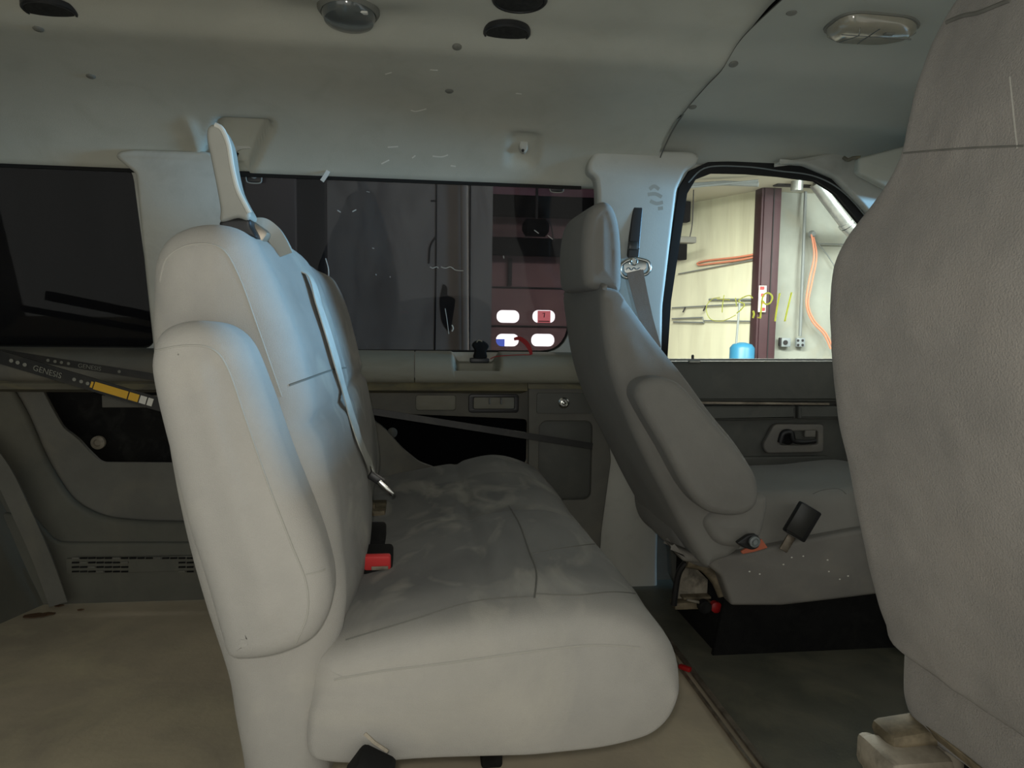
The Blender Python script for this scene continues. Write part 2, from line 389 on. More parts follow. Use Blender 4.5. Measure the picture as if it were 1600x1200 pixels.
def text(name, s, size, m, origin, xdir, ydir, parent, ext=.0006):
    cu = bpy.data.curves.new('t', 'FONT'); cu.body = s; cu.size = size; cu.extrude = ext; o = bpy.data.objects.new('t', cu); C.objects.link(o)
    dg = bpy.context.evaluated_depsgraph_get(); dg.update(); me = bpy.data.meshes.new_from_object(o.evaluated_get(dg)); bpy.data.objects.remove(o)
    xd = Vector(xdir).normalized(); yd = Vector(ydir); yd = (yd-xd*yd.dot(xd)).normalized(); zd = xd.cross(yd)
    for v in me.vertices: v.co = Vector(origin)+xd*v.co.x+yd*v.co.y+zd*v.co.z
    return link(name, me, m, parent, smooth=False)

# ================================================================ THE VAN: SHELL
WY = 2.15                                   # side glass plane at mid height
def lean(z): return (z-.98)*-.19            # the side leans in towards the roof
def wmap(Y0): return lambda x, z, d: (x, Y0+d+lean(z), z)

# floor
A = PZ(0, 1400); 
vs = []; fs = []; nx, ny = 60, 40
for j in range(ny+1):
    for i in range(nx+1):
        x = -2.2+4.4*i/nx; y = .1+2.28*j/ny; vs.append((x, y, .0015*noise.noise(Vector((x*5, y*5, 0)))))
for j in range(ny):
    for i in range(nx): a = j*(nx+1)+i; fs.append((a, a+1, a+nx+2, a+nx+1))
part('floor', (vs, fs), M['floor'], kind='structure')
s0 = PZ(1055, 1020); s1 = PZ(1195, 1205)
dirv = (s1-s0).normalized()
q0 = s0-dirv*.9; q1 = s1+dirv*.35
mo = [(q0.x, min(q0.y, 2.28)), (q1.x, q1.y), (2.0, q1.y), (2.0, 2.28)]
part('trim_1', plate(mo, (), .004, .002, mp=lambda x, z, d: (x, z, .012-d)), M['mat_'], kind='structure')
part('trim_2', join(ribbon([q0+Vector((0, 0, .010)), q1+Vector((0, 0, .010))], .012, .006, (0, 0, 1)), ribbon([q0+Vector((-.02, 0, .006)), q1+Vector((-.02, 0, .006))], .006, .006, (0, 0, 1))), M['steel'], kind='structure')

# headliner
CP = [(.12, 1.10), (.16, 1.26), (.24, 1.36), (.42, 1.415), (.9, 1.425), (1.3, 1.424), (1.46, 1.42), (1.52, 1.412), (1.56, 1.398), (1.60, 1.385), (1.68, 1.378), (1.80, 1.362), (1.90, 1.338), (1.98, 1.302), (2.035, 1.262), (2.066, 1.228), (2.072, 1.216), (2.085, 1.210), (2.12, 1.212), (2.17, 1.22)]
cp = crom([(a, b, 0) for a, b in CP], 170, False)
for q in cp: q.y += .005
def sheet(x0, x1, nx, fn=None, dz=0):
    V = []; F = []; n = len(cp)
    for i in range(nx+1):
        x = x0+(x1-x0)*i/nx
        for j, q in enumerate(cp):
            t = cp[min(j+1, n-1)]-cp[max(j-1, 0)]; nn = Vector((0, t.y, -t.x)).normalized()   # points into the cabin
            p = Vector((x, q.x, q.y))+nn*dz
            if x > .656: p.z += .078*sst(1.82, 2.06, q.x)
            if fn: p += nn*fn(x, q.x, q.y, j)
            V.append(p)
    for i in range(nx):
        for j in range(n-1): a = i*n+j; F.append((a, a+1, a+n+1, a+n))
    return V, F
t0 = (lambda vf: BVHTree.FromPolygons(vf[0], vf[1]))(sheet(-2.2, 2.0, 80))
def H0(x, y): return hit(t0, x, y)[0]
def rbx(x, s, cx, cs, hx, hs, e):            # 1 inside a soft box
    return sst(hx+e, hx-e, abs(x-cx)) * sst(hs+e, hs-e, abs(s-cs))
arc = [0]
for i in range(1, len(cp)): arc.append(arc[-1]+(cp[i]-cp[i-1]).length)
def arc_of(p): k = min(range(len(cp)), key=lambda i: (cp[i].x-p.y)**2+(cp[i].y-p.z)**2); return arc[k]
rc = H0(370, 215); rcs = arc_of(rc); hk = H0(818, 230); hks = arc_of(hk)
bm1 = H0(330, 15); bm2 = H0(545, 20); bm3 = H0(640, 25)
def lf(x, y, z, j):
    s = arc[j]
    d = -.045*rbx(x+(s-rcs)*.55, s, rc.x+.005, rcs+.03, .062, .080, .010)      # belt recess
    d += .010*rbx(x, s, rc.x-.105, rcs+.01, .010, .055, .018)
    d += -.015*rbx(x, s, hk.x, hks, .036, .052, .016)      # coat hook recess
    if s < arc_of(Vector((0, 1.5, 1.4))):
        d += .016*rbx(x, y, bm2.x, 1.36, .13, .10, .05)
        d += -.012*rbx(x, y, bm1.x+.03, 1.30, .12, .10, .05)
        d += -.010*rbx(x, y, bm2.x+.6, 1.25, .33, .18, .06)
    return d
hl = part('ceiling', sheet(-2.2, .661, 320, lf), M['liner'], kind='structure', ang=80)
hf = part('ceiling', sheet(.657, 1.5, 90, None, .005), M['linerf'], kind='structure', ang=80)
part('headliner_edge', ribbon([Vector((-2.2, 2.082, 1.214)), Vector((P(908, 290, 2.082).x, 2.082, 1.214))], .014, .004, (0, -1, .2)), M['rubber'], hl)
tb = bvh(hl, hf)
part('liner_edge', tube([Vector((.659, q.x, q.y-.003)) for q in cp[:-8]], .0018, 6), M['seamd'], hf)
part('trim_13', box((1.47, 1.15, 1.33), (.06, 1.9, .26), .02), M['linerf'], kind='structure')  # unseen windscreen header, added to keep the entrance daylight off the ceiling
# outer roof skin so no light leaks through
V, F = sheet(-2.25, 1.55, 2); 
part('ceiling', ([Vector((v.x, .0+1.145+(v.y-1.145)*1.06, v.z+.05)) for v in V], F), M['dark'], kind='structure')
# rear end of the cabin
part('wall_rear', box((-2.22, 1.2, .7), (.04, 2.3, 1.5), .01), M['panell'], kind='structure')

# window outlines in XZ
def hole(px, Y, n=80, smooth=True):
    q = XZ(px, Y); return sm(q, n) if smooth else q
def rnd(pts, r, n=6):                         # polygon with rounded corners
    out = []; K = len(pts)
    for i in range(K):
        a, b, c = Vector(pts[i-1]), Vector(pts[i]), Vector(pts[(i+1) % K]); ri = r[i] if isinstance(r, (list, tuple)) else r
        u = (a-b); v = (c-b); ri = min(ri, u.length*.45, v.length*.45); u.normalize(); v.normalize(); s = b+u*ri; e = b+v*ri
        for k in range(n+1): t = k/n; q = s*(1-t)**2+b*2*t*(1-t)+e*t*t; out.append((q.x, q.y))
    return out
w1 = rnd(XZ([(-260, 250), (219, 262), (238, 546), (-260, 541)], WY), .045)
w2 = rnd(XZ([(372, 240), (929, 268), (927, 340), (885, 552), (372, 549)], WY), [.04, .05, .1, .07, .04])
w3o = XZ([(1036, 590), (1033, 480), (1048, 300), (1062, 275), (1090, 262), (1150, 259), (1200, 261), (1245, 266), (1290, 283), (1340, 325), (1480, 470), (1480, 590)], WY)
w3i = XZ([(1046, 590), (1046, 470), (1060, 308), (1072, 286), (1098, 276), (1150, 277), (1200, 281), (1255, 288), (1286, 306), (1335, 357), (1460, 520), (1460, 590)], WY)
outer = [(-2.2, .66), (2.0, .66), (2.0, 1.36), (-2.2, 1.36)]
w3h = XZ([(1041, 566), (1040, 480), (1054, 304), (1067, 281), (1094, 269), (1150, 267), (1200, 270), (1250, 277), (1289, 294), (1340, 342), (1470, 500), (1470, 566)], WY)
side = part('wall_driver_side', plate(outer, [w1, w2, w3h], .012, .0, mp=wmap(WY-.012)), M['pillar'], kind='structure', smooth=False)
g1 = part('window_1', plate([(-2.1, .68), (P(250, 500, WY).x, .68), (P(250, 500, WY).x, 1.25), (-2.1, 1.25)], (), .004, mp=wmap(WY+.014)), M['tintd'], kind='structure', smooth=False)
g2 = part('window_2', plate([(P(340, 400, WY).x, .68), (P(945, 400, WY).x, .68), (P(945, 400, WY).x, 1.25), (P(340, 400, WY).x, 1.25)], (), .004, mp=wmap(WY+.014)), M['tint'], kind='structure', smooth=False)
g3 = part('window_3', plate(XZ([(1030, 580), (1030, 255), (1300, 255), (1480, 460), (1480, 580)], WY), (), .004, mp=wmap(WY+.024)), M['clear'], kind='structure', smooth=False)
def ring(outl, wd, dp, Y0):                   # dark rubber around a window hole
    return tube([Vector((a, Y0+lean(b), b)) for a, b in outl+outl[:1]], wd, 8)
part('window_gasket', ring(w1, .006, 0, WY+.004), M['rubber'], g1); part('window_gasket', ring(w2, .006, 0, WY+.004), M['rubber'], g2)
part('window_gasket', plate(w3o, [w3i], .012, .003, mp=wmap(WY-.022)), M['rubber'], g3)
seam_pts = XZ([(1066, 290), (1092, 268), (1150, 267), (1200, 273), (1260, 282), (1310, 310), (1370, 372)], WY-.024)
part('gasket_lip', tube([Vector((a, WY-.026+lean(b), b)) for a, b in seam_pts], .0022, 6, 60), M['grey'], g3)
# window latches and marks on the glass
for nm, x, y in (('window_latch', 398, 275), ('window_latch', 869, 290)):
    c = P(x, y, 2.104)
    lt = part(nm, box(c+Vector((0, -.004, 0)), (.040, .012, .040), .010, seg=3), M['black'], g2)
    part('latch_rim', tube([c+Vector((.020*a, -.011, .021*b)) for a, b in ((-1, .8), (-1, -.5), (-.7, -.95), (.7, -.95), (1, -.5), (1, .8))], .0016, 6, 30), M['seam'], lt)
    part('latch_screw', lathe(c+Vector((0, -.009, 0)), (0, -1, 0), [(.009, 0), (.009, .003), (.006, .005)], 20), M['grey'], lt)
def glassmark(nm, px, r, m, g, Y=WY+.008, sm_=40):
    part(nm, tube([Vector((P(a, b, Y).x, Y+lean(P(a, b, Y).z), P(a, b, Y).z)) for a, b in px], r, 6, sm_), m, g)
for px, r in (([(672, 417), (676, 419), (682, 417), (685, 419)], .0012), ([(689, 417), (696, 419), (704, 417), (712, 422), (724, 423)], .0011), ([(696, 482), (699, 500), (702, 522)], .0009),
              ([(707, 508), (709, 513), (707, 518)], .002), ([(509, 404), (513, 420), (513, 434)], .0014), ([(529, 331), (534, 334)], .0012), ([(552, 333), (558, 330)], .0013),
              ([(574, 303), (579, 304)], .0006), ([(582, 388), (585, 389)], .0008), ([(587, 428), (588, 430)], .0008), ([(609, 432), (610, 433)], .0008), ([(786, 400), (787, 404)], .0012), ([(833, 361), (840, 366)], .0011), ([(854, 369), (862, 375)], .0010)):
    glassmark('glass_mark', px, r, M['dust'], g2, sm_=14)  # pale scratches and plain pale strokes on the glass
c = P(508, 275, WY-.09)
part('torn_label', ribbon([P(513, 267, 2.068), P(509, 274, 2.066), P(503, 283, 2.066)], .011, .001, (0, -1, 0)), M['dust'], g2)
Z = lambda l: [(1030+a/3.53, 240+b/3.53) for a, b in l]
for px, r in ((Z([(673, 770), (665, 850), (661, 925)]), .0028), (Z([(738, 765), (725, 850), (715, 925)]), .0028),
              (Z([(578, 905), (578, 850), (582, 785), (610, 768), (634, 790), (625, 822), (600, 830), (585, 812)]), .0028), (Z([(560, 903), (580, 907)]), .002), (Z([(534, 868), (540, 885), (536, 907)]), .003),
              (Z([(525, 797), (508, 782), (478, 790), (448, 812), (482, 830), (470, 856), (444, 880)]), .0018), (Z([(366, 780), (362, 830), (362, 876)]), .0014), (Z([(328, 800), (400, 806)]), .0014), (Z([(430, 795), (440, 840)]), .0014),
              (Z([(345, 792), (300, 803), (272, 850), (300, 912), (370, 922), (440, 890)]), .0012)):
    glassmark('marker_writing', px, r, M['chalk'], g3, Y=WY+.018)

# sill ledge with the latch notch, dirty ledge under it
def strip(px_top, Yf, prof, x0, x1, nx=2):
    """profile (Y, Z) carried along X"""
    V = []; F = []; n = len(prof)
    for i in range(nx+1):
        x = x0+(x1-x0)*i/nx
        for (y, z) in prof: V.append(Vector((x, y, z)))
    for i in range(nx):
        for j in range(n): a = i*n+j; b = i*n+(j+1) % n; F.append((a, b, b+n, a+n))
    F.append(tuple(range(n))); F.append(tuple(nx*n+j for j in range(n))); return V, F
def ledge(x0, x1, notch=None, nx=160):
    V = []; F = []
    prof = [(2.21, .742), (2.17, .742), (2.135, .738), (2.112, .730), (2.098, .718), (2.091, .705), (2.089, .690), (2.092, .668), (2.100, .655), (2.2, .650)]
    n = len(prof)
    for i in range(nx+1):
        x = x0+(x1-x0)*i/nx; d = 0
        if notch: d = sst(notch[1], notch[2], abs(x-notch[0]))
        for (y, z) in prof:
            if notch and z > .69: V.append(Vector((x, max(y, y+(1-d)*(2.15-y)), z-(1-d)*(.03 if z > .70 else .0))))
            else: V.append(Vector((x, y, z)))
    for i in range(nx):
        for j in range(n-1): a = i*n+j; F.append((a, a+1, a+n+1, a+n))
    return V, F
nxc = P(746, 560, 2.10).x
part('trim_3', ledge(P(648, 560, 2.09).x+.0015, P(1035, 560, 2.09).x, (nxc, .048, .072)), M['sill'], kind='structure', ang=60)
part('trim_4', ledge(P(555, 560, 2.09).x-.4, P(648, 560, 2.09).x-.0015, None), M['sill'], kind='structure', ang=60)
part('trim_5', ledge(-2.2, P(555, 560, 2.09).x-.402, None), M['panel'], kind='structure', ang=60)
part('trim_6', strip(0, 0, [(2.3, .662), (2.115, .660), (2.100, .648), (2.105, .632), (2.235, .612), (2.3, .606)], -2.2, P(826, 600, 2.08).x, 2), M['dirty'], kind='structure', ang=30)

# lower wall panel with its openings
YL = 2.25
cav2 = XZ([(566, 644), (824, 655), (823, 724), (800, 735), (700, 738), (655, 722), (628, 700), (600, 668)], YL)
cav1 = XZ([(64, 606), (300, 606), (300, 724), (158, 723), (138, 704), (122, 686), (98, 668), (82, 640)], YL)
s1_ = rpx(650, 618, 712, 641, YL, .008); s2_ = rpx(738, 620, 806, 640, YL, .006)
xr = P(826, 650, YL).x
lw = part('wall_driver_side', plate([(-2.2, -.01), (xr, -.01), (xr, .64), (-2.2, .64)], [rnd(cav1, .015), rnd(cav2, .015), s1_, s2_], .012, .002, Y=YL), M['panel'], kind='structure')
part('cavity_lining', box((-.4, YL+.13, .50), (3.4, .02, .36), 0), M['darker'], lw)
# shallow backs of the two slots
part('slot_back', box(P(681, 629, YL+.012), (.125, .008, .052), .001), M['sill'], lw); part('slot_back', box(P(772, 630, YL+.03), (.15, .008, .06), .001), M['sill'], lw)
part('slot_frame', plate(rpx(732, 616, 811, 645, YL-.006, .010), [rpx(740, 621, 804, 639, YL-.006, .005)], .006, .002, Y=YL-.007), M['black'], lw)
part('slot_tab', join(box(P(765, 627, YL+.01), (.004, .02, .018), .001), box(P(783, 627, YL+.01), (.004, .02, .018), .001)), M['grey'], lw)
part('grey_patch', box(P(205, 627, YL+.012), (.16, .004, .036), .012), M['panel'], lw)
part('bolt', lathe(P(155, 691, YL+.09), (0, -1, 0), [(.02, 0), (.02, .012), (.011, .016), (.009, .010)], 24), M['cream'], lw)
part('hole_plug', lathe(P(613, 676, YL+.1), (0, -1, 0), [(.016, 0), (.016, .006), (.012, .008)], 24), M['doorp'], lw)
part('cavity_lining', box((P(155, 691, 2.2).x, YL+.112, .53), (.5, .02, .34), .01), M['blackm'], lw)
# soft lower bulge of the panel
lo = XZ([(-400, 560), (12, 588), (45, 640), (78, 720), (118, 782), (165, 806), (230, 812), (420, 814), (620, 812), (620, 940), (-400, 1000)], YL)
part('lower_panel', plate(rnd(lo, .06), (), .001, .016, Y=YL-.026), M['panell'], lw, ang=60)
lo = XZ([(-400, 760), (60, 800), (96, 842), (620, 842), (620, 940), (-400, 1000)], YL)
part('lower_panel', plate(rnd(lo, .03), (), .001, .010, Y=YL-.040), M['panell'], lw, ang=60)
vn = part('vent_grille', plate(rpx(104, 868, 306, 897, YL-.05, .004), [], .004, .001, Y=YL-.052), M['panell'], lw)
for k in range(4):
    for a in range(15):
        if 6 < a < 13 and k != 0: continue
        part('vent_slot', box(P(118+a*12.8, 872+k*7.0, YL-.054), (.019, .004, .0045), .0005), M['blackm'] if (a*7+k*3) % 5 else M['panel'], vn)

# panel behind the driver seat with lock knob and pocket
YR = 2.095
rp = part('wall_driver_side', plate(rnd(XZ([(826, 606), (945, 606), (955, 720), (940, 830), (930, 1000), (826, 1000)], YR), .01), [rpx(841, 658, 926, 782, YR, .022)], .01, .004, Y=YR), M['panel'], kind='structure')
part('pocket', box(P(883, 722, YR+.03), (.18, .01, .26), .01), M['doorp'], rp)
part('knob_plate', plate(rpx(838, 614, 925, 646, YR, .006), [], .004, .001, Y=YR-.006), M['doorp'], rp)
part('lock_knob', lathe(P(880, 629, YR-.006), (0, -1, 0), [(.016, 0), (.016, .008), (.012, .010), (.010, .004), (.006, .004), (.006, .014), (.003, .016)], 24), M['chrome'], rp)
part('trim_7', strip(0, 0, [(2.2, .662), (2.11, .660), (2.09, .652), (2.085, .640), (2.2, .636)], P(826, 600, 2.08).x, P(1040, 600, 2.08).x, 2), M['dirty'], kind='structure')
part('wall_driver_side', box((1.18, 2.235, .33), (1.64, .02, .66), 0), M['panel'], kind='structure')
# B pillar
pb = XZ([(912, 262), (921, 244), (935, 240), (1070, 243), (1083, 250), (1078, 263), (1062, 272), (1050, 300), (1036, 480), (1040, 640), (1045, 900), (1048, 955), (945, 955), (950, 700), (938, 560), (928, 300), (925, 282), (914, 275)], 2.06)
bp_ = part('trim_8', plate(rnd(pb, .012), (), .03, .012, mp=lambda x, z, d: (x, 2.045+d+lean(z)*.7, z)), M['pillar'], kind='structure', ang=60)
tbp = bvh(bp_)
for px in ([(1015, 296), (1022, 291), (1030, 296)], [(1012, 304), (1024, 303), (1034, 308)], [(1016, 314), (1026, 318), (1036, 316)], [(1028, 326), (1036, 325)]):
    seam('grease_smear', tbp, px, .0004, M['smear'], bp_, n=12, lift=0, width=.010)
# C pillar
pc = XZ([(190, 250), (196, 242), (215, 239), (330, 242), (350, 252), (358, 270), (372, 546), (330, 560), (237, 556), (228, 420), (220, 275), (205, 263)], 2.08)
part('trim_9', plate(rnd(pc, .010), (), .022, .010, mp=lambda x, z, d: (x, 2.065+d+lean(z)*.6, z)), M['pillar'], kind='structure', ang=60)

# driver door
dr = empty('door_1', P(1240, 900, 2.12), kind='structure')
YD = 2.10
part('door_panel', plate(rnd(XZ([(1036, 566), (1500, 566), (1500, 1010), (1100, 1010), (1050, 900)], YD), .01), (), .03, .008, Y=YD), M['doorp'], dr, ang=60)
part('upper_roll', pillow([(a, b) for a, b in XZ([(1040, 563), (1500, 563), (1500, 612), (1040, 612)], YD-.02)], YD-.045, YD+.02, .012, smooth=False, ny=3) if False else plate(rnd(XZ([(1040, 564), (1500, 564), (1500, 628), (1040, 628)], YD-.02), .01), (), .02, .012, Y=YD-.04), M['doorp'], dr, ang=60)
part('belt_moulding', ribbon([P(1080, 629, 2.048), P(1295, 631, 2.048)], .006, .006, (0, -1, 0)), M['steel'], dr)
part('window_seal', ribbon([P(1040, 562, YD-.045), P(1500, 562, YD-.045)], .006, .008, (0, -1, 0)), M['grey'], dr)
part('armrest_roll', plate(rnd(XZ([(1100, 634), (1243, 634), (1243, 655), (1100, 658)], YD-.03), .006), (), .02, .008, Y=YD-.035), M['doorp'], dr)
part('armrest_roll', plate(rnd(XZ([(1247, 634), (1500, 634), (1500, 655), (1247, 655)], YD-.03), .006), (), .02, .008, Y=YD-.035), M['doorp'], dr)
hp = part('handle_recess', plate(rnd(XZ([(1208, 662), (1285, 662), (1285, 706), (1195, 708), (1190, 695)], YD-.012), .014), [rnd(XZ([(1218, 674), (1276, 672), (1276, 694), (1216, 695)], YD-.012), .010)], .01, .005, Y=YD-.022), M['shell'], dr)
part('handle', tube([P(1219, 691, YD-.022), P(1224, 677, YD-.026), P(1236, 676, YD-.03), P(1240, 688, YD-.03), P(1254, 691, YD-.03), P(1274, 689, YD-.03)], lambda t: .010-.004*t, 10, 40), M['black'], dr)
part('handle_base', lathe(P(1230, 683, YD-.006), (0, -1, 0), [(.022, 0), (.022, .008), (.015, .012)], 24), M['blackm'], dr)
part('latch_tab', box(P(1265, 677, YD-.014), (.035, .012, .022), .003), M['shell'], dr)
part('lock_pin', lathe(P(1082, 566, 2.06), (0, 0, 1), [(.004, 0), (.004, .018), (.003, .022)], 14), M['black'], dr)
part('pin_bezel', box(P(1085, 564, 2.058), (.035, .014, .010), .004), M['pillar'], dr)
part('door_pocket', plate(rnd(XZ([(1120, 714), (1296, 712), (1300, 900), (1120, 900)], YD-.01), .01), (), .01, .004, Y=YD-.016), M['doorp'], dr)
# A pillar cover and sun visor end
part('trim_10', plate(rnd(XZ([(1205, 258), (1300, 240), (1500, 250), (1500, 500), (1440, 440), (1385, 362), (1345, 320), (1300, 279), (1250, 261)], 2.07), .004), (), .02, .008, mp=lambda x, z, d: (x, 2.045+d+.14*max(0, x-P(1230, 260, 2.07).x)-.02, z)), M['pillar'], kind='structure')
vis = empty('sun_visor', P(1400, 240, 1.75), label='folded grey sun visor end above the driver door window', cat='sun visor')
part('visor_board', plate(rnd(XZ([(1343, 246), (1560, 190), (1600, 340), (1560, 345), (1385, 293), (1342, 270)], 1.86), .01), (), .012, .008, Y=1.86), M['linerf'], vis)
part('visor_clip', tube([P(1318, 246, 1.9), P(1325, 250, 1.89), P(1333, 247, 1.88), P(1345, 246, 1.87)], .005, 8, 20), M['dirty'], vis)

# wheel arch at the far left
wa = []; 
for (a, b) in ((82, 934), (50, 870), (20, 800), (-15, 735), (-60, 680), (-130, 640), (-260, 620), (-420, 620)):
    q = P(a, b, 2.24); wa.append((q.x, q.z))
def arch():
    V = []; F = []; n = len(wa)
    q0_ = PZ(0, 975); sl = (q0_.x-wa[0][0])/(2.24-q0_.y)
    for (y, dx) in ((2.24, 0), (2.12, .12*sl), (2.0, .24*sl), (1.80, .44*sl)):
        for (x, z) in wa: V.append(Vector((x+dx, y, max(z, 0) if z > .05 else 0)))
    for k in range(3):
        for j in range(n-1): a = k*n+j; F.append((a, a+1, a+n+1, a+n))
    b = 3*n; base = len(V)
    for j in range(n): V.append(Vector((V[b+j].x, V[b+j].y-.005, 0)))
    for j in range(n-1): F.append((b+j, b+j+1, base+j+1, base+j))
    return V, F
part('trim_11', arch(), M['panell'], kind='structure')
part('trim_12', ribbon([P(a_, b_, 2.165) for a_, b_ in ((92, 944), (66, 872), (34, 800), (2, 735), (-40, 680))], .05, .006, (0, -1, 0), 40), M['panel'], kind='structure')

# ================================================================ THINGS ON THE CEILING
def onliner(x, y):
    for k in range(12):
        l, n = hit(tb, x+k*2, y)
        if l is not None: return l, n
    print('MISS', x, y); return Vector((0, 1, 1.4)), Vector((0, 0, -1))
def rot_to(n, up=(0, 0, 1)):
    z = n.normalized(); x = Vector((1, 0, 0)); x = (x-z*x.dot(z)).normalized(); y = z.cross(x); return Matrix((x, y, z)).transposed()
vents = [((78, 17), .048, 'round black mesh speaker vent at the far left of the headliner'), ((792, 52), .048, 'small black vent in the headliner, farther of the pair'), ((812, -6), .052, 'black vent at the top edge of the photo, nearer of the pair')]
for (x, y), r, lb in vents:
    l, n = onliner(x, max(y, 1)) ; 
    if y < 1: l = l+Vector((0, -.02, 0))
    n = Vector((0, -.02, -1)).normalized(); l = PZ(x, max(y, 0), onliner(x, max(y-6, 1))[0].z-.004)
    v = empty('ceiling_vent', l, label=lb, cat='vent', group='round black vents in the headliner')
    part('vent_bezel', lathe(l+n*.001, n, [(r, -.009), (r, .0005), (r*.95, .003), (r*.88, .0025), (r*.86, .0005), (r*.5, -.002), (.001, -.003)], 40), M['black'], v)
    part('vent_mesh', lathe(l+n*.002, n, [(r*.85, -.002), (r*.85, .001), (r*.6, .002), (.002, .003)], 40), M['vent'], v)
l, n = onliner(545, 14)
dl = empty('dome_light', l, label='oval smoked dome light set in a moulded ceiling surround', cat='dome light')
def oval(c, n, ax, ay, prof, seg=40):
    R = rot_to(n); V, F = lathe((0, 0, 0), (0, 0, 1), prof, seg)
    return [c+R @ Vector((v.x*ax, v.y*ay, v.z)) for v in V], F
part('bezel', oval(l, n, .052, .08, [(1.12, -.004), (1.12, .004), (1.0, .012), (.96, .010)]), M['clip'], dl)
part('lens', oval(l, n, .052, .08, [(.98, 0), (.97, .014), (.88, .024), (.6, .030), (.2, .032), (.01, .032)]), M['lens'], dl)
part('bulb', box(hit(bvh(dl.children[1]), 568, 20)[0], (.016, .012, .004), .002), M['wht'], dl)
l, n = onliner(1365, 38)
ml = empty('map_lamp', l, label='clear ribbed map lamp on the front headliner above the front seats', cat='lamp')
def prism(c, n, pts, h, top=.8):
    R = rot_to(n); k = len(pts); V = [c+R @ Vector((a, b, -.004)) for a, b in pts]+[c+R @ Vector((a*.98, b*.98, h*.6)) for a, b in pts]+[c+R @ Vector((a*top, b*top, h)) for a, b in pts]
    F = [(j*k+i, j*k+(i+1) % k, (j+1)*k+(i+1) % k, (j+1)*k+i) for j in range(2) for i in range(k)]+[tuple(range(k)), tuple(2*k+i for i in range(k))]; return V, F
lens_o = rnd([(-.085, -.05), (.05, -.045), (.10, .0), (.05, .045), (-.085, .05)], .04)
ll = part('lens', prism(l, n, lens_o, .024, .80), M['lensl'], ml, ang=60)
part('bezel', prism(l-n*.002, n, [(a*1.08, b*1.1) for a, b in lens_o], .006, .97), M['clip'], ml)
R_ = rot_to(n)
part('lens_rib', tube([l+R_ @ Vector((-.066, 0, .0235)), l+R_ @ Vector((.08, 0, .0235))], .0016, 8), M['lens'], ml)
part('lens_rib', tube([l+R_ @ Vector((-.01, -.036, .0235)), l+R_ @ Vector((-.01, .036, .0235))], .0016, 8), M['lens'], ml)
part('lens_rib', tube([l+R_ @ Vector((-.05, -.035, .0235)), l+R_ @ Vector((-.03, 0, .0235)), l+R_ @ Vector((-.05, .036, .0235))], .0014, 8), M['lens'], ml)
part('switch', box(l+R_ @ Vector((.02, .02, .025)), (.02, .012, .006), .003, R_), M['clip'], ml)
clips = [(60, 45, 'leftmost push pin in the headliner, near the left vent'), (142, 119, 'push pin in the headliner above the left window'), (714, 73, 'push pin below the pair of ceiling vents'), (702, 142, 'push pin above the middle window in the cove'),
         (1237, 20, 'front headliner push pin nearest the map lamp'), (1146, 100, 'front headliner push pin beside the seam, middle of three'), (1082, 167, 'front headliner push pin lowest along the seam'), (338, -6, None)]
for x, y, lb in clips:
    if not lb: continue
    l, n = onliner(x, y)
    part('push_pin', oval(l, n, .010, .010, [(1, -.002), (1, .001), (.8, .0028), (.3, .0034), (.01, .0034)], 24), M['clip'], label=lb, cat='push pin', group='push pins holding the headliner')
for px in ([(642, 172), (650, 174), (666, 170)], [(606, 230), (622, 229)], [(596, 256), (602, 253), (608, 250)], [(676, 244), (690, 245), (700, 242)], [(644, 247), (649, 243)], [(672, 109), (684, 110)], [(806, 146), (815, 147)], [(704, 259), (712, 260)], [(602, 116), (612, 113)]):
    seam('scuff', tb, px, .0008, M['scuff'], hl, n=10, width=.0035)
l, n = onliner(817, 232)
ch = empty('coat_hook', l, label='small grey coat hook in a moulded recess above the middle window', cat='coat hook')
part('hook_body', pillow(XZ([(812, 236), (810, 228), (814, 218), (820, 216), (824, 224), (823, 236), (818, 241)], l.y), l.y-.020, l.y+.006, .005, n=40, ny=4, puff=.001), M['pillar'], ch)
part('screw', lathe(P(817, 235, l.y-.020), (0, -1, 0), [(.004, -.002), (.004, .0015), (.002, .001)], 14), M['black'], ch)

# ================================================================ REAR BENCH
Bn = empty('bench_seat', (.0, 1.4, 0), label='grey cloth rear bench seat with a soiled cushion, facing the front of the van', cat='bench seat')
YB0, YB1 = .90, 1.93
def crumple(a, b, s1=7, s2=22):
    def f(p, n): return a*noise.noise(p*s1)+b*noise.noise(p*s2+Vector((7, 3, 1)))
    return f
cprof = [(-.135, .27), (-.14, .36), (-.13, .415), (-.08, .432), (0, .447), (.1, .460), (.19, .470), (.265, .462), (.318, .435), (.348, .390), (.352, .34), (.335, .297), (.29, .272), (.2, .262), (0, .258)]
cr0 = crumple(.006, .0015, 6, 18)
def cdisp(p, n):
    d = cr0(p, n)
    if n.z > .3:
        d += -.010*math.exp(-((p.x-.10)/.012)**2)*sst(.95, 1.05, p.y)*.6    # crosswise quilting seam
        d += -.008*math.exp(-((p.y-1.40-.05*p.x)/.018)**2)*sst(.0, .1, p.x)
        d += .018*sst(1.55, 1.8, p.y)*math.exp(-((p.x-.2)/.10)**2)
        d += -.014*math.exp(-((p.y-1.52)/.16)**2-((p.x+.02)/.12)**2)
    return d
cu = part('seat_cushion', pillow(cprof, YB0, YB1, .052, n=170, ny=110, disp=cdisp, w=lambda q: .35 if q.y < .34 else (1 if q.y > .4 else .35+.65*(q.y-.34)/.06), puff=.008), M['cloth'], Bn, ang=70)
soil(cu, lambda p, n: sst(.25, .7, n.z)*(.5*sst(.90, .93, p.y)+.5*sst(.96, 1.06, p.y))*(1-.45*sst(.22, .34, p.x))*(1 if p.y < 1.7 else .8))
tc = bvh(cu)
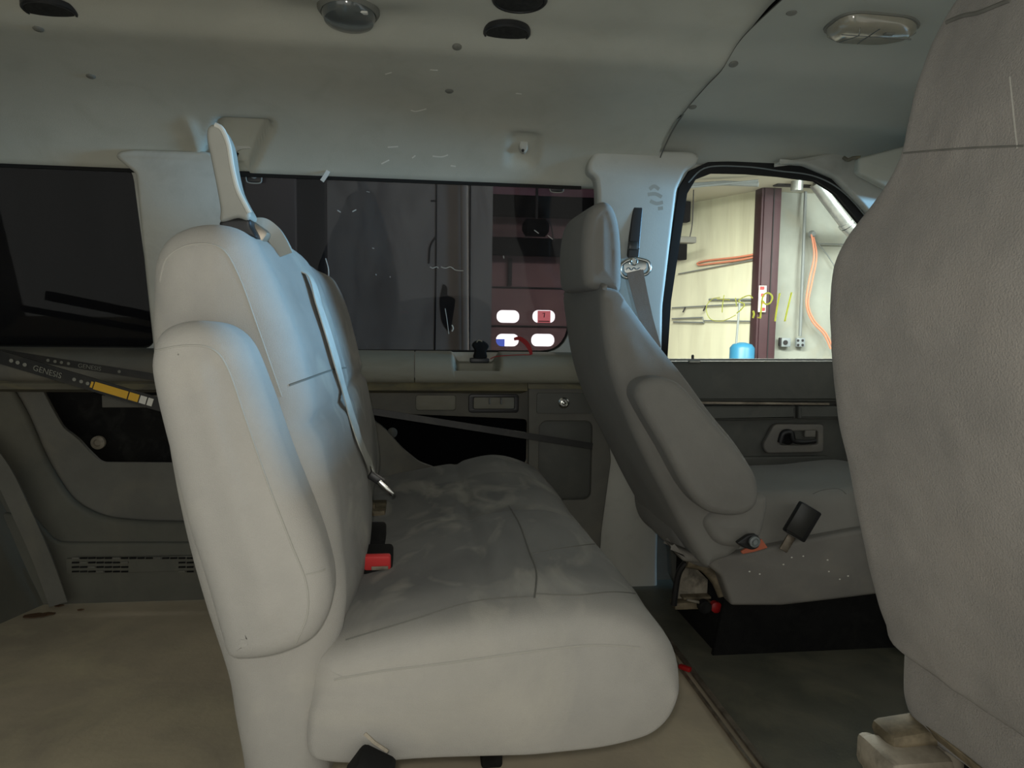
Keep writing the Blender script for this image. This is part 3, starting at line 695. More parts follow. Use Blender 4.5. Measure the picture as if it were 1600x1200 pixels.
bprof_px = [(236, 470), (240, 410), (260, 370), (300, 349), (345, 347), (385, 364), (410, 402), (438, 470), (468, 560), (498, 680), (518, 780), (531, 860), (540, 925), (536, 985), (518, 1045), (515, 1100), (505, 1260), (400, 1290), (352, 1060), (300, 880), (258, 720), (235, 560)]
bprof = XZ(bprof_px, .93)
def bdisp(p, n):
    d = .005*noise.noise(p*6)+.0012*noise.noise(p*20)
    if n.x > .3:
        d += .012*math.sin(max(0, min(1, (p.y-1.0)/.42))*math.pi) if p.y < 1.42 else 0
        d += -.009*math.exp(-((p.z-.70)/.012)**2)
        d += .003*math.exp(-((p.z-.55)/.09)**2)
    return d
ba = part('backrest', pillow(bprof, .905, 1.425, .045, .03, n=190, ny=70, disp=bdisp, puff=.004), M['cloth'], Bn, ang=70)
bb_ = part('backrest', pillow(bprof, 1.43, YB1, .03, .05, n=190, ny=60, disp=bdisp, puff=.004, shift=lambda y: Vector((-.008, 0, .0))), M['cloth'], Bn, ang=70)
for q_ in (ba, bb_): soil(q_, lambda p, n: sst(.2, .7, n.x)*(.45+.25*sst(.9, .5, p.z))*sst(.93, 1.06, p.y))
bench_back = bvh(ba, bb_)
aprof = XZ([(232, 600), (229, 560), (240, 524), (270, 506), (312, 502), (350, 512), (380, 542), (408, 610), (440, 700), (474, 790), (500, 860), (514, 915), (512, 960), (488, 1005), (440, 1030), (390, 1040), (352, 1036), (338, 1000), (310, 900), (282, 810), (255, 710)], .835)
ar = part('armrest', pillow(aprof, .83, .915, .034, .012, n=150, ny=12, disp=lambda p, n: .003*noise.noise(p*9), puff=.007), M['bench'], Bn, ang=70)
ta = bvh(ar)
seam('seam', ta, [(243, 548), (290, 540), (330, 545), (355, 575), (385, 660), (420, 760), (455, 850), (478, 910), (480, 960), (462, 1005)], .0011, M['seam'], ar, 80)
seam('seam', ta, [(478, 898), (500, 893), (508, 889)], .0012, M['seam'], ar, 10)
seam('seam', bench_back, [(250, 440), (262, 402), (300, 382), (345, 388), (372, 430), (400, 505), (440, 620)], .0012, M['seam'], ba, 70)
seam('seam', tc, [(522, 1062), (600, 1048), (700, 1036), (800, 1022), (880, 1012), (940, 1008), (1000, 1012)], .0015, M['seam'], cu, 80)
seam('seam', tc, [(835, 935), (838, 895), (826, 860), (812, 820), (795, 790)], .0014, M['seamd'], cu, 40)
seam('seam', tc, [(838, 928), (900, 930), (960, 925), (1010, 930)], .0012, M['seamd'], cu, 40)
seam('seam', tc, [(828, 866), (870, 858), (930, 850), (960, 852)], .0012, M['seamd'], cu, 40)
seam('seam', tc, [(540, 1000), (640, 970), (740, 940), (835, 932)], .0012, M['seamd'], cu, 40)
seam('seam', bench_back, [(452, 602), (480, 592), (520, 578), (548, 574)], .0015, M['seamd'], ba, 40)
# base: legs and rails
for x in (-.06, .14):
    for y in (1.32, 1.78):
        part('leg', box((x, y, .128), (.04, .035, .262), .006), M['blackm'], Bn)
part('rail', box((.04, 1.32, .245), (.26, .035, .03), .006), M['blackm'], Bn); part('rail', box((.04, 1.78, .245), (.26, .035, .03), .006), M['blackm'], Bn)
# corner of a black lever at the lower edge of the photo
lv = P(577, 1195, .872)
rd = Matrix.Rotation(math.radians(38), 3, 'Y')
part('recliner_lever', join(box(lv+Vector((0, .004, -.012)), (.050, .035, .050), .008, Matrix.Rotation(math.radians(30), 3, 'Y') @ Matrix.Rotation(.35, 3, 'X')), box(lv+Vector((.01, .01, -.035)), (.05, .03, .03), .004)), M['blackm'], Bn, label='black recliner lever')
part('lever_clip', ribbon([P(570, 1146, .855), P(585, 1160, .853), P(606, 1174, .853)], .004, .002, (0, -1, 0)), M['cream'], Bn)

# belt guide on the backrest top
def topz(x): return x
gy = 1.0
bg = empty('belt_guide', P(360, 350, gy), label='tall grey plastic shoulder belt guide standing on the bench backrest', cat='seat belt guide')
gp = XZ([(344, 346), (343, 325), (337, 290), (328, 245), (322, 215), (324, 198), (334, 193), (346, 200), (357, 225), (363, 262), (371, 295), (382, 318), (391, 335), (385, 344), (370, 340)], gy)
part('guide_blade', pillow(gp, gy, gy+.045, .006, n=90, ny=4, puff=.001, disp=None), M['guide'], bg, ang=50)
part('guide_edge', tube([P(a, b, gy+.001) for a, b in ((336, 195), (347, 202), (357, 226), (363, 262), (371, 295), (382, 318), (390, 333))], .0032, 8, 40), M['pillar'], bg)
part('guide_socket', pillow(XZ([(344, 343), (385, 340), (392, 352), (400, 372), (372, 366), (346, 360)], gy), gy+.004, gy+.05, .005, n=50, ny=3, puff=.001), M['black'], bg)
part('retractor_cap', join(ribbon([P(400, 353, 1.04), P(412, 354, 1.045), P(426, 364, 1.05), P(437, 380, 1.055), P(446, 398, 1.06)], .022, .006, (-.3, -1, .3), 30)), M['guide'], bg)
part('retractor_cap', box(P(402, 370, 1.05), (.03, .05, .03), .006, Matrix.Rotation(.6, 3, 'Y')), M['steel'], bg)
# shoulder belt down the front of the backrest
def onback(x, y, lift=.003):
    l, n = hit(bench_back, x, y); return l+n*lift
bl = empty('shoulder_belt', onback(540, 600), label='grey lap and shoulder belt hanging down the bench backrest to the cushion', cat='seat belt')
bpx = [(462, 412), (478, 436), (492, 480), (508, 530), (522, 578), (540, 640), (556, 690), (572, 728), (584, 745)]
bpts = [onback(a, b, .007) for a, b in bpx[1:-1]]
part('webbing', ribbon([bpts[0]+Vector((-.03, 0, .02))]+bpts+[P(586, 745, bpts[-1].y-.02)], .036, .0018, (1, -.12, .25), 60), M['web'], bl)
tg = P(588, 748, bpts[-1].y-.03)
part('tongue_grip', box(tg, (.03, .014, .014), .003, Matrix.Rotation(.6, 3, 'Y')), M['black'], bl)
part('latch_tongue', box(P(603, 762, bpts[-1].y-.04), (.036, .012, .008), .002, Matrix.Rotation(.75, 3, 'Y')), M['chrome'], bl)
# buckles in the seat crease
def oncush(x, y): return hit(tc, x, y)
l, n = oncush(591, 886)
rb = empty('belt_buckle', l, label='red and black seat belt buckle at the back of the bench cushion', cat='belt buckle')
Rb = Matrix.Rotation(.25, 3, 'X')
part('buckle_body', box(l+Vector((0, .008, .010)), (.046, .060, .026), .006, Rb), M['blackm'], rb)
part('release_button', box(l+Vector((0, -.022, .016)), (.042, .012, .026), .004, Rb), M['red'], rb, label='red release button')
part('slot_plate', box(l+Vector((.004, -.029, .008)), (.026, .003, .006), .001, Rb), M['cream'], rb)
l, n = oncush(584, 852)
kb = empty('belt_buckle', l, label='all black seat belt buckle in the crease just behind the red one', cat='belt buckle')
part('buckle_body', box(l+Vector((0, .02, .008)), (.04, .07, .03), .006, Rb), M['blackm'], kb)
part('buckle_stalk', box(l+Vector((-.005, .07, .006)), (.026, .05, .014), .004, Rb), M['black'], kb)
l, n = oncush(588, 800)
part('anchor_bracket', join(box(l+Vector((-.005, .02, .004)), (.05, .10, .012), .004), box(l+Vector((-.012, .0, .012)), (.02, .02, .014), .003)), M['tan'], label='dull brown belt anchor bracket in the bench crease', cat='bracket')

# ================================================================ FRONT SEATS
Ds = empty('front_seat', (.8, 1.78, 0), label='grey cloth front seat on the far side with a folded up armrest', cat='front seat', group='pair of front seats')
def mixY(l): return [(P(x, y, Y_).x, P(x, y, Y_).z) for x, y, Y_ in l]
dprof = mixY([(884, 470, 1.93), (888, 505, 1.93), (895, 550, 1.93), (908, 598, 1.93), (936, 660, 1.93), (976, 738, 1.92), (1022, 812, 1.86), (1060, 850, 1.75), (1105, 872, 1.6), (1150, 868, 1.55), (1180, 835, 1.55), (1187, 760, 1.55), (1162, 706, 1.55), (1110, 640, 1.55), (1060, 572, 1.55), (1012, 512, 1.55), (978, 464, 1.55), (965, 452, 1.56), (930, 447, 1.62), (898, 450, 1.85)])
db = part('backrest', pillow(dprof, 1.55, 1.98, .026, n=150, ny=40, w=lambda q: .35 if q.y > P(950, 470, 1.6).z else 1, disp=lambda p, n: .003*noise.noise(p*7)), M['clothf'], Ds, ang=70)
zt = P(925, 319, 1.68).z-.008
hprof = [(.402, zt), (.378, zt-.008), (.360, zt-.035), (.352, zt-.085), (.353, zt-.135), (.362, P(885, 452, 1.8).z), (.40, P(930, 452, 1.6).z-.002), (.438, P(970, 456, 1.6).z), (.442, zt-.14), (.440, zt-.09), (.433, zt-.045), (.420, zt-.012)]
hd = part('headrest', pillow(hprof, 1.575, 1.86, .026, n=120, ny=30, w=lambda q: .8, disp=lambda p, n: .002*noise.noise(p*8)), M['clothf'], Ds, ang=70)
daprof = XZ([(1000, 636), (994, 612), (1004, 596), (1024, 590), (1046, 592), (1068, 604), (1100, 640), (1150, 698), (1178, 735), (1187, 765), (1182, 792), (1160, 806), (1130, 806), (1100, 796), (1072, 764), (1040, 706)], 1.48)
da = part('armrest', pillow(daprof, 1.475, 1.56, .022, .01, n=130, ny=10), M['clothf'], Ds, ang=70)
# lower roll of the backrest beneath the armrest
part('backrest_skirt', pillow(XZ([(1100, 800), (1185, 770), (1187, 815), (1170, 845), (1130, 850), (1105, 835)], 1.56), 1.53, 1.62, .02, n=80, ny=8), M['clothf'], Ds)
dcp = XZ([(1060, 800), (1150, 775), (1230, 770), (1330, 765), (1440, 760), (1480, 790), (1470, 850), (1380, 880), (1100, 890)], 1.66)
dc = part('seat_cushion', pillow(dcp, 1.65, 2.03, .04, n=140, ny=36, disp=lambda p, n: .004*noise.noise(p*8)), M['clothf'], Ds, ang=70)
seam('seam', bvh(dc), [(1270, 772), (1285, 766), (1310, 764), (1322, 772)], .001, M['seamd'], dc, 20)
sh = XZ([(1045, 850), (1090, 868), (1150, 866), (1240, 846), (1340, 828), (1480, 810), (1500, 930), (1395, 925), (1300, 937), (1220, 946), (1142, 946), (1126, 900), (1100, 880), (1068, 878)], 1.62)
ss = part('side_shield', plate(rnd(sh, .008), (), .03, .010, Y=1.615), M['shell'], Ds, ang=60)
for (a, b) in ((1171, 893), (1187, 897), (1237, 871), (1255, 869), (1293, 875), (1312, 905), (1325, 900), (1295, 893), (1224, 882)):
    l, n = hit(bvh(ss), a, b)
    if l: part('chip', box(l, (.004, .002, .003), .0005), M['scuff'], ss)
sk = P(1140, 940, 1.66)
V = []; F = []
prof = [P(1142, 940, 1.64), P(1300, 934, 1.64), P(1420, 920, 1.64)]; botp = [PZ(1126, 1022, 0), PZ(1300, 1024, 0), PZ(1420, 1026, 0)]
for a, b in zip(prof, botp): b.y = max(b.y, 1.64)
part('skirt', join(plate([(prof[0].x, prof[0].z+.02), (prof[0].x-.02, .01), (1.6, .01), (1.6, prof[2].z+.03)], (), .006, .004, mp=lambda x, z, d: (x, 1.655+d+(.28-z)*.12, z)), box((prof[0].x+.32, 1.86, .13), (.66, .30, .26), .02)), M['carpet'], Ds, label='black carpeted seat pedestal')
part('frame_tube', tube([P(1072, 878, 1.70), P(1098, 884, 1.70), P(1118, 905, 1.69), P(1130, 930, 1.68)], .014, 10, 24), M['tan'], Ds)
part('frame_leg', tube([P(1072, 878, 1.70), P(1062, 892, 1.71), P(1057, 912, 1.72), P(1053, 945, 1.73)], .008, 8, 24), M['black'], Ds)
part('frame_plate', plate(rnd(XZ([(1066, 892), (1080, 880), (1112, 912), (1130, 938), (1056, 942)], 1.76), .004), (), .006, .001, Y=1.76), M['cream'], Ds)
part('track_rail', join(box(P(1092, 942, 1.75), (.14, .04, .018), .003), box(P(1100, 931, 1.75), (.12, .03, .006), .001)), M['tan'], Ds)
part('track_bolt', lathe(P(1098, 945, 1.72), (0, -1, 0), [(.016, 0), (.016, .02), (.012, .024)], 16), M['blackm'], Ds)
part('track_lever', tube([P(1073, 937, 1.71), P(1092, 941, 1.71)], .0035, 8), M['cream'], Ds)
part('track_bolt', lathe(P(1116, 946, 1.72), (0, -1, 0), [(.014, 0), (.014, .015), (.010, .018)], 16), M['redd'], Ds)
part('pivot_cover', plate(rnd(XZ([(1151, 849), (1170, 836), (1183, 835), (1190, 845), (1186, 856), (1176, 860), (1162, 856)], 1.50), .006), (), .008, .003, Y=1.50), M['black'], Ds)
part('pivot_bolt', lathe(P(1178, 846, 1.495), (0, -1, 0), [(.012, 0), (.012, .006), (.009, .008), (.007, .004), (.005, .004), (.005, .008)], 20), M['grey'], Ds)
part('pivot_plate', plate(rnd(XZ([(1158, 862), (1190, 842), (1200, 856), (1180, 862), (1160, 866)], 1.52), .003), (), .004, .001, Y=1.52), M['orange'], Ds)
bk = empty('belt_buckle', P(1250, 820, 1.6), label='black belt buckle on a metal stalk beside the far front seat cushion', cat='belt buckle')
Rk = Matrix.Rotation(math.radians(30), 3, 'Y')
part('buckle_body', box(P(1253, 815, 1.59), (.056, .022, .080), .004, Rk), M['black'], bk)
part('buckle_face', box(P(1253, 814, 1.577), (.047, .003, .070), .002, Rk), M['buckle'], bk)
part('buckle_stalk', box(P(1230, 849, 1.60), (.022, .006, .040), .002, Rk), M['steel'], bk)

# belt on the B pillar
pbt = empty('pillar_belt', P(990, 410, 2.03), label='grey belt running through a chrome ring below a black height adjuster on the pillar', cat='seat belt')
YPl = 2.03
part('adjuster_track', plate(rnd(XZ([(988, 322), (994, 315), (1000, 316), (1004, 323), (997, 404), (979, 404)], YPl), .014), (), .006, .004, Y=YPl-.008), M['black'], pbt)
part('adjuster_button', box(P(989, 384, YPl-.014), (.026, .014, .024), .004), M['buckle'], pbt)
part('adjuster_slide', plate(rnd(XZ([(981, 388), (997, 388), (995, 408), (979, 408)], YPl), .004), (), .004, .002, Y=YPl-.016), M['buckle'], pbt)
part('anchor_bolt', lathe(P(989, 409, YPl-.014), (0, -1, 0), [(.012, 0), (.012, .010), (.009, .013), (.006, .010)], 20), M['chrome'], pbt)
rp_ = [P(a, b, YPl-.018) for a, b in ((978, 408), (971, 414), (969, 423), (974, 432), (985, 434), (1000, 430), (1010, 428), (1015, 420), (1013, 410), (1004, 406), (990, 404), (978, 408))]
part('chrome_ring', tube(rp_, .0055, 10, 60), M['chrome'], pbt)
part('ring_plate', plate(rnd(XZ([(974, 410), (985, 402), (996, 402), (1010, 410), (1010, 422), (976, 428)], YPl-.018), .010), (), .003, .0015, Y=YPl-.020), M['chrome'], pbt)
part('ring_embossing', tube([P(a, b, YPl-.024) for a, b in ((979, 421), (983, 418), (987, 422), (991, 418), (995, 421), (1000, 418))], .001, 6, 30), M['grey'], pbt)
part('webbing', ribbon([P(992, 424, YPl-.026), P(1000, 460, 2.0), P(1010, 500, 1.99), P(1024, 545, 1.98)], lambda t: .047-.014*t, .002, (-.1, -1, 0), 40), M['webb'], pbt)
part('webbing', ribbon([P(982, 430, YPl-.006), P(988, 460, 2.02), P(1010, 540, 2.02)], .02, .0015, (-.1, -1, 0), 20), M['web'], pbt)

# near front seat
Ns = empty('front_seat', (.75, .62, 0), label='grey cloth front seat nearest the camera at the right edge, seen from behind', cat='front seat', group='pair of front seats')
YN0, YN1 = .36, .86
def farY(z): return .86-.105*sst(.90, 1.03, z)-.07*sst(1.12, 1.28, z)
def nwarp(p):
    k = (farY(p.z)-.60)/(YN1-.60); return Vector((p.x, .60+(p.y-.60)*k, p.z))
rear = []
for a_, b_, y_ in ((1560, -90, .70), (1515, -20, .72), (1478, 35, .735), (1447, 90, .745), (1422, 150, .75), (1405, 215, .755), (1388, 285, .765), (1345, 345, .80), (1310, 395, .83), (1293, 435, .845), (1286, 480, .85), (1289, 560, .85), (1299, 650, .85), (1318, 740, .85), (1335, 830, .85), (1352, 905, .85), (1372, 970, .85), (1398, 1008, .85)):
    q = P(a_, b_, y_-.015); rear.append((q.x, q.z))
zs0 = P(1400, 235, .75).z
def thick(z): return .13-.03*sst(.9, 1.1, z)
npf = rear+[(rear[-1][0]+.12, rear[-1][1]-.01)]+[(x+thick(z), z) for x, z in rear[::-1][1:-1]]+[(rear[0][0]+.07, rear[0][1]+.015)]
vf = pillow(npf, YN0, YN1, .07, .055, n=260, ny=60, disp=lambda p, n: .004*noise.noise(p*5)+.0012*noise.noise(p*30), warp=nwarp)
def split(vf, pred):
    out = []
    for side_ in (True, False):
        F = [f for f in vf[1] if pred(sum((vf[0][i] for i in f), Vector())/len(f)) == side_]; ix = sorted({i for f in F for i in f}); m_ = {v: k for k, v in enumerate(ix)}
        out.append(([vf[0][i] for i in ix], [tuple(m_[i] for i in f) for f in F]))
    return out
up_, dn_ = split(vf, lambda c: c.z > zs0)
nb = part('backrest', dn_, M['clothn'], Ns, ang=70); nh = part('headrest', up_, M['clothn'], Ns, ang=70)
tn = bvh(nb, nh)
seam('seam', tn, [(1404, 240), (1450, 236), (1520, 231), (1600, 228)], .0010, M['seamd'], nh, 50)
seam('seam', tn, [(1578, 120), (1582, 160), (1586, 200), (1590, 232)], .0008, M['seam'], nh, 30)
seam('seam', tn, [(1480, 35), (1505, 25), (1530, 20), (1560, 8), (1580, 0)], .0025, M['seamd'], nh, 30)
lb = XZ([(1396, 1000), (1394, 1040), (1396, 1085), (1410, 1112), (1440, 1125)], .84)
lpf = [(lb[0][0]+.01, lb[0][1]+.03)]+lb+[(lb[-1][0]+.25, lb[-1][1]-.03), (lb[-1][0]+.28, lb[-1][1]+.08), (lb[0][0]+.12, lb[0][1]+.04)]
nl = part('seat_cushion', pillow(lpf, .36, .85, .05, n=120, ny=40, disp=lambda p, n: .005*noise.noise(p*9)), M['clothn'], Ns, ang=70)
# mechanism under it
m0 = P(1425, 1170, .80)
part('track_rail', join(box(P(1425, 1142, .80), (.085, .05, .026), .012, Matrix.Rotation(-.1, 3, 'Y')), box(P(1500, 1160, .80), (.10, .03, .012), .003, Matrix.Rotation(.35, 3, 'Y'))), M['tan'], Ns)
part('track_bracket', join(box(P(1415, 1192, .78), (.085, .07, .045), .012), box(P(1370, 1185, .80), (.022, .06, .04), .008), box(P(1470, 1180, .80), (.03, .05, .05), .006)), M['cream'], Ns)
part('seat_pan', plate(rnd(XZ([(1430, 1120), (1520, 1120), (1560, 1160), (1470, 1150), (1440, 1138)], .80), .003), (), .3, .002, mp=lambda x, z, d: (x, .80-d, z)), M['tan'], Ns)
part('pedestal', box((.86, .62, .125), (.40, .36, .25), .015), M['blackm'], Ns)
part('support', box((.70, .72, .27), (.10, .10, .12), .01), M['blackm'], Ns)

ds = empty('dashboard', (1.72, 1.2, 0), label='unseen grey dashboard added across the front of the cabin to shade the lower bench', cat='dashboard')  # unseen, added so its top blocks the low entrance daylight
part('dash_top', box((1.72, 1.2, .80), (.42, 1.84, .14), .04), M['doorp'], ds); part('dash_body', box((1.80, 1.2, .40), (.30, 1.80, .78), .04), M['doorp'], ds)
# ================================================================ LOOSE THINGS
def shaft(name, p0, p1, wd, label, grp=None):
    o = empty(name, p0, label=label, cat='shaft', group=grp)
    part('shaft_body', ribbon([p0, p1], wd, .010, (0, -1, .1)), M['rod'], o); return o
def lerp(a, b, t): return a+(b-a)*t
a0 = P(-120, 532, 1.97); a1 = P(925, 697, 2.03)
r1 = shaft('long_shaft', a0, a1, .018, 'long thin black shaft lying from the left edge behind the bench to the right panel', 'black printed shafts behind the bench')
b0 = P(-120, 522, 1.90); b1 = P(330, 656, 1.80)
r2 = shaft('labelled_shaft', b0, b1, .030, 'black shaft with yellow and white labels behind the bench, the lower of two', 'black printed shafts behind the bench')
def onrod(pa, pb, x):
    lo_, hi = 0, 1
    for _ in range(40):
        m_ = (lo_+hi)/2; q = lerp(pa, pb, m_)-CO; px = 800+FPX*q.dot(CR)/q.dot(CF)
        if px < x: lo_ = m_
        else: hi = m_
    return lerp(pa, pb, lo_)
fr = Vector((0, -.0062, .0005))
def lab(pa, pb, x0, x1, wd, m, par, nm):
    part(nm, ribbon([onrod(pa, pb, x0)+fr, onrod(pa, pb, x1)+fr], wd, .001, (0, -1, .1)), m, par)
lab(b0, b1, 149, 201, .018, M['yel'], r2, 'yellow_label'); lab(b0, b1, 203, 218, .018, M['yel'], r2, 'yellow_label')
lab(b0, b1, 220, 230, .018, M['wht'], r2, 'white_label'); lab(b0, b1, 232, 240, .018, M['wht'], r2, 'white_label'); lab(b0, b1, 143.5, 147, .014, M['yel'], r2, 'yellow_label')
for pa, pb, xs, rr_, par in ((b0, b1, (20, 30, 41), .0045, r2), (b0, b1, (118, 129, 139), .0042, r2), (a0, a1, (77, 88, 98, 109), .0038, r1), (a0, a1, (188,), .0038, r1)):
    for x in xs: part('printed_dot', lathe(onrod(pa, pb, x)+fr, (0, -1, 0), [(rr_, 0), (rr_, .0008)], 16), M['dot'], par)
for pa, pb, x, sz, par in ((b0, b1, 53, .019, r2), (a0, a1, 123, .015, r1)):
    d = (pb-pa).normalized(); text('printed_lettering', 'GENESIS', sz, M['dot'], onrod(pa, pb, x)+fr-Vector((0, .0006, sz*.38)), d, (0, 0, 1), par)
lt = empty('sill_latch', P(750, 560, 2.12), label='black window latch standing in the sill notch under the middle window', cat='latch')
part('latch_base', box(P(749, 563, 2.128), (.055, .03, .014), .003), M['black'], lt)
part('latch_body', pillow(XZ([(741, 560), (742, 548), (738, 540), (742, 534), (750, 532), (758, 534), (764, 541), (760, 549), (760, 560)], 2.115), 2.112, 2.14, .005, n=60, ny=4, puff=.001), M['blackm'], lt)
part('latch_ring', tube([P(745, 535, 2.108), P(748, 532, 2.108), P(753, 534, 2.108)], .0025, 8, 12), M['chrome'], lt)
rs = empty('red_strip', P(815, 545, 2.12), label='thin red strip curling over the sill below the garage door windows', cat='strip')
part('strip', ribbon([P(803, 530, 2.135), P(812, 529, 2.133), P(822, 536, 2.13), P(828, 546, 2.128), P(830, 554, 2.124)], lambda t: .008+.006*math.sin(t*math.pi), .001, (0, -1, .3), 30), M['redd'], rs)
part('red_line', tube([P(830, 554, 2.105), P(800, 555, 2.105), P(775, 557, 2.105), P(766, 561, 2.105)], .0012, 6, 20), M['redd'], rs)  # thin red line along the sill
# leaf litter on the floor
for k, (a, b, sx) in enumerate(((52, 962, .05), (68, 960, .035), (92, 946, .018), (42, 949, .02), (125, 953, .014))):
    q = PZ(a, b, .004); V = []; kk = 9
    for i in range(kk):
        an = 2*math.pi*i/kk; r_ = sx*(.5+.5*random.random()); V.append(q+Vector((r_*math.cos(an), .5*r_*math.sin(an), .003*random.random())))
    V += [v+Vector((0, 0, -.002)) for v in V]
    F = [tuple(range(kk)), tuple(range(2*kk-1, kk-1, -1))]+[(i, (i+1) % kk, kk+(i+1) % kk, kk+i) for i in range(kk)]
    part('leaf_crumb', (V, F), M['rust'], smooth=False, label=['largest brown leaf crumb on the floor at the left wall', 'brown leaf crumb touching the largest one', 'small dark crumb nearest the wheel arch corner', 'small brown crumb behind the largest one', 'tiny brown crumb right of the others'][k], cat='debris', group='brown leaf litter on the dusty floor')
q = PZ(1064, 1044, .016)
part('red_clip', box(q+Vector((.01, 0, 0)), (.03, .012, .010), .002, Matrix.Rotation(-.9, 3, 'Z')), M['redd'], label='small dark red clip lying on the floor seam by the bench', cat='clip')

# ================================================================ THE GARAGE OUTSIDE
GZ, GC = -.45, 2.30
part('floor', box((1, 6, GZ-.05), (14, 8, .1), 0), M['gfloor'], kind='structure')
def X3(px, Y): return P(px, 400, Y).x
cx = X3(1184, 7.7); 
part('ceiling', plate([(.309*3, 3), (8, 3), (8, 9.5), (.309*9.5, 9.5)], (), .08, 0, mp=lambda x, z, d: (x, z, GC+d)), M['gceil'], kind='structure')
part('ceiling', box((-.2, 6.3, GC+.75), (7.5, 6.6, .1), 0), M['gceil'], kind='structure')
# cream wall running from the column back to the door wall
pA = Vector((X3(1190, 7.7), 7.7, 0)); pB = Vector((X3(1020, 9.3), 9.3, 0)); dv = (pB-pA).normalized(); nv = Vector((-dv.y, dv.x, 0)); 
if nv.y > 0: nv = -nv
def onA(x, y, off=.03):                        # point on that wall from a pixel
    d = ray(x, y); n_ = Vector((nv.x, nv.y, 0)); t = (pA+n_*off-CO).dot(n_)/d.dot(n_); return CO+d*t
Rw = Matrix((dv, -nv, Vector((0, 0, 1)))).transposed()
mid = (pA+pB)/2; ln = (pB-pA).length
part('wall_side', box(Vector((mid.x, mid.y, (GZ+GC)/2))-nv*.05+dv*.3, (ln+.55, .1, GC-GZ), 0, Rw), M['wallb'], kind='structure')
part('wall_block', box((X3(1190, 7.8)+2.0, 7.85, (GZ+GC)/2), (4.0, .1, GC-GZ), 0), M['block'], kind='structure')
part('wall_front', box((1.2, 9.4, (GZ+GC+.7)/2), (5.5, .1, GC+.7-GZ), 0), M['maroon'], kind='structure')
# column
cl = empty('steel_column', (X3(1200, 7.6), 7.6, GZ), label='maroon painted steel column between the cream wall and the block wall', cat='column')
xa, xb, xc = X3(1183, 7.6), X3(1190, 7.6), X3(1216, 7.6)
part('column_shaft', join(box(((xb+xc)/2, 7.6, (GZ+GC)/2), (xc-xb, .03, GC-GZ), .004), box(((xa+xb)/2+.015, 7.68, (GZ+GC)/2), (.03, .16, GC-GZ), .004), box((xc-.01, 7.68, (GZ+GC)/2), (.02, .16, GC-GZ), .004)), M['maroonp'], cl)
part('column_rib', box(((xb+xc)/2+.01, 7.58, (GZ+GC)/2), (.012, .01, GC-GZ), .002), M['dark'], cl)
sg = part('notice', box(P(1191, 467, 7.55), (.085, .006, .28), 0), M['wht'], label='small white notice with red writing taped to the maroon column', cat='notice', smooth=False)
for k, yy in enumerate((450, 461, 472, 483)): part('red_writing', box(P(1191+(k % 2), yy, 7.543), (.05-.01*(k % 3), .004, .035), 0), M['red'], sg, smooth=False)
# ducts
dt = empty('metal_duct', P(1300, 320, 7.2), label='silver ventilation duct running down at an angle near the ceiling', cat='duct')
part('duct_pipe', tube([P(1276, 285, 7.2), P(1300, 318, 7.2), P(1326, 352, 7.2)], .075, 20), M['duct'], dt)
part('duct_elbow', tube([P(1326, 352, 7.2), P(1334, 360, 7.2), P(1344, 362, 7.2), P(1375, 352, 7.2)], .085, 20, 16), M['duct'], dt)
part('duct_joint', tube([P(1322, 347, 7.2), P(1325, 351, 7.2)], .09, 20), M['duct'], dt)
dt2 = part('duct_pipe', lathe(P(1245, 298, 7.2), (0, 0, 1), [(.06, 0), (.06, .12), (.065, .12), (.065, .3), (.05, .3)], 24), M['duct'], label='short upright silver duct stub left of the angled duct', cat='duct')
part('ceiling_beam', box(P(1275, 283, 7.4), (.9, .12, .13), .01), M['dark'], label='dark beam carrying the ducts above the block wall', cat='beam')
cd = part('conduit', tube([P(1259, 290, 7.72), P(1255, 400, 7.72), P(1250, 525, 7.72)], .017, 10), M['grey'], label='thin grey conduit down the block wall to the socket box', cat='conduit')
eb = empty('socket_box', P(1250, 535, 7.76), label='grey socket box with four holes under the conduit', cat='socket box')
part('box_body', box(P(1250, 535, 7.75), (.10, .05, .10), .01), M['ebox'], eb)
for a, b in ((1247, 532), (1254, 532), (1247, 539), (1254, 539)): part('socket_hole', lathe(P(a, b, 7.725), (0, -1, 0), [(.014, 0), (.014, .004)], 14), M['dark'], eb)
eb = empty('switch_box', P(1227, 535, 7.76), label='grey switch box with a round knob left of the socket box', cat='switch box')
part('box_body', box(P(1227, 535, 7.75), (.11, .05, .10), .01), M['ebox'], eb)
part('round_knob', lathe(P(1227, 535, 7.725), (0, -1, 0), [(.025, 0), (.025, .012), (.012, .014)], 18), M['dark'], eb)
part('box_lug', box(P(1219, 534, 7.75), (.03, .03, .09), .004), M['dark'], eb)
hs = empty('orange_hose', P(1268, 366, 7.7), label='orange hose hanging in a long loop from a wall bracket', cat='hose')
part('hose_run', tube([P(1270, 366, 7.7), P(1276, 400, 7.7), P(1269, 440, 7.7), P(1263, 475, 7.7), P(1272, 500, 7.7), P(1290, 520, 7.7), P(1300, 540, 7.7)], .010, 8, 50), M['hose'], hs)
part('hose_run', tube([P(1268, 366, 7.68), P(1272, 400, 7.68), P(1264, 440, 7.68), P(1260, 475, 7.68), P(1269, 502, 7.68), P(1287, 522, 7.68), P(1298, 545, 7.68)], .010, 8, 50), M['hose'], hs)
part('hose_bracket', lathe(P(1268, 366, 7.72), (0, -1, 0), [(.04, 0), (.04, .02), (.025, .05)], 20), M['grey'], hs)
part('wall_cable', tube([P(1275, 376, 7.74), P(1294, 400, 7.74), P(1305, 418, 7.74)], .006, 6), M['grey'], label='thin cable slanting over the block wall beside the hose bracket', cat='cable')
part('wall_rail', tube([P(1280, 381, 7.74), P(1320, 382, 7.74)], .008, 6), M['grey'], label='thin rail along the block wall right of the hose bracket', cat='rail')
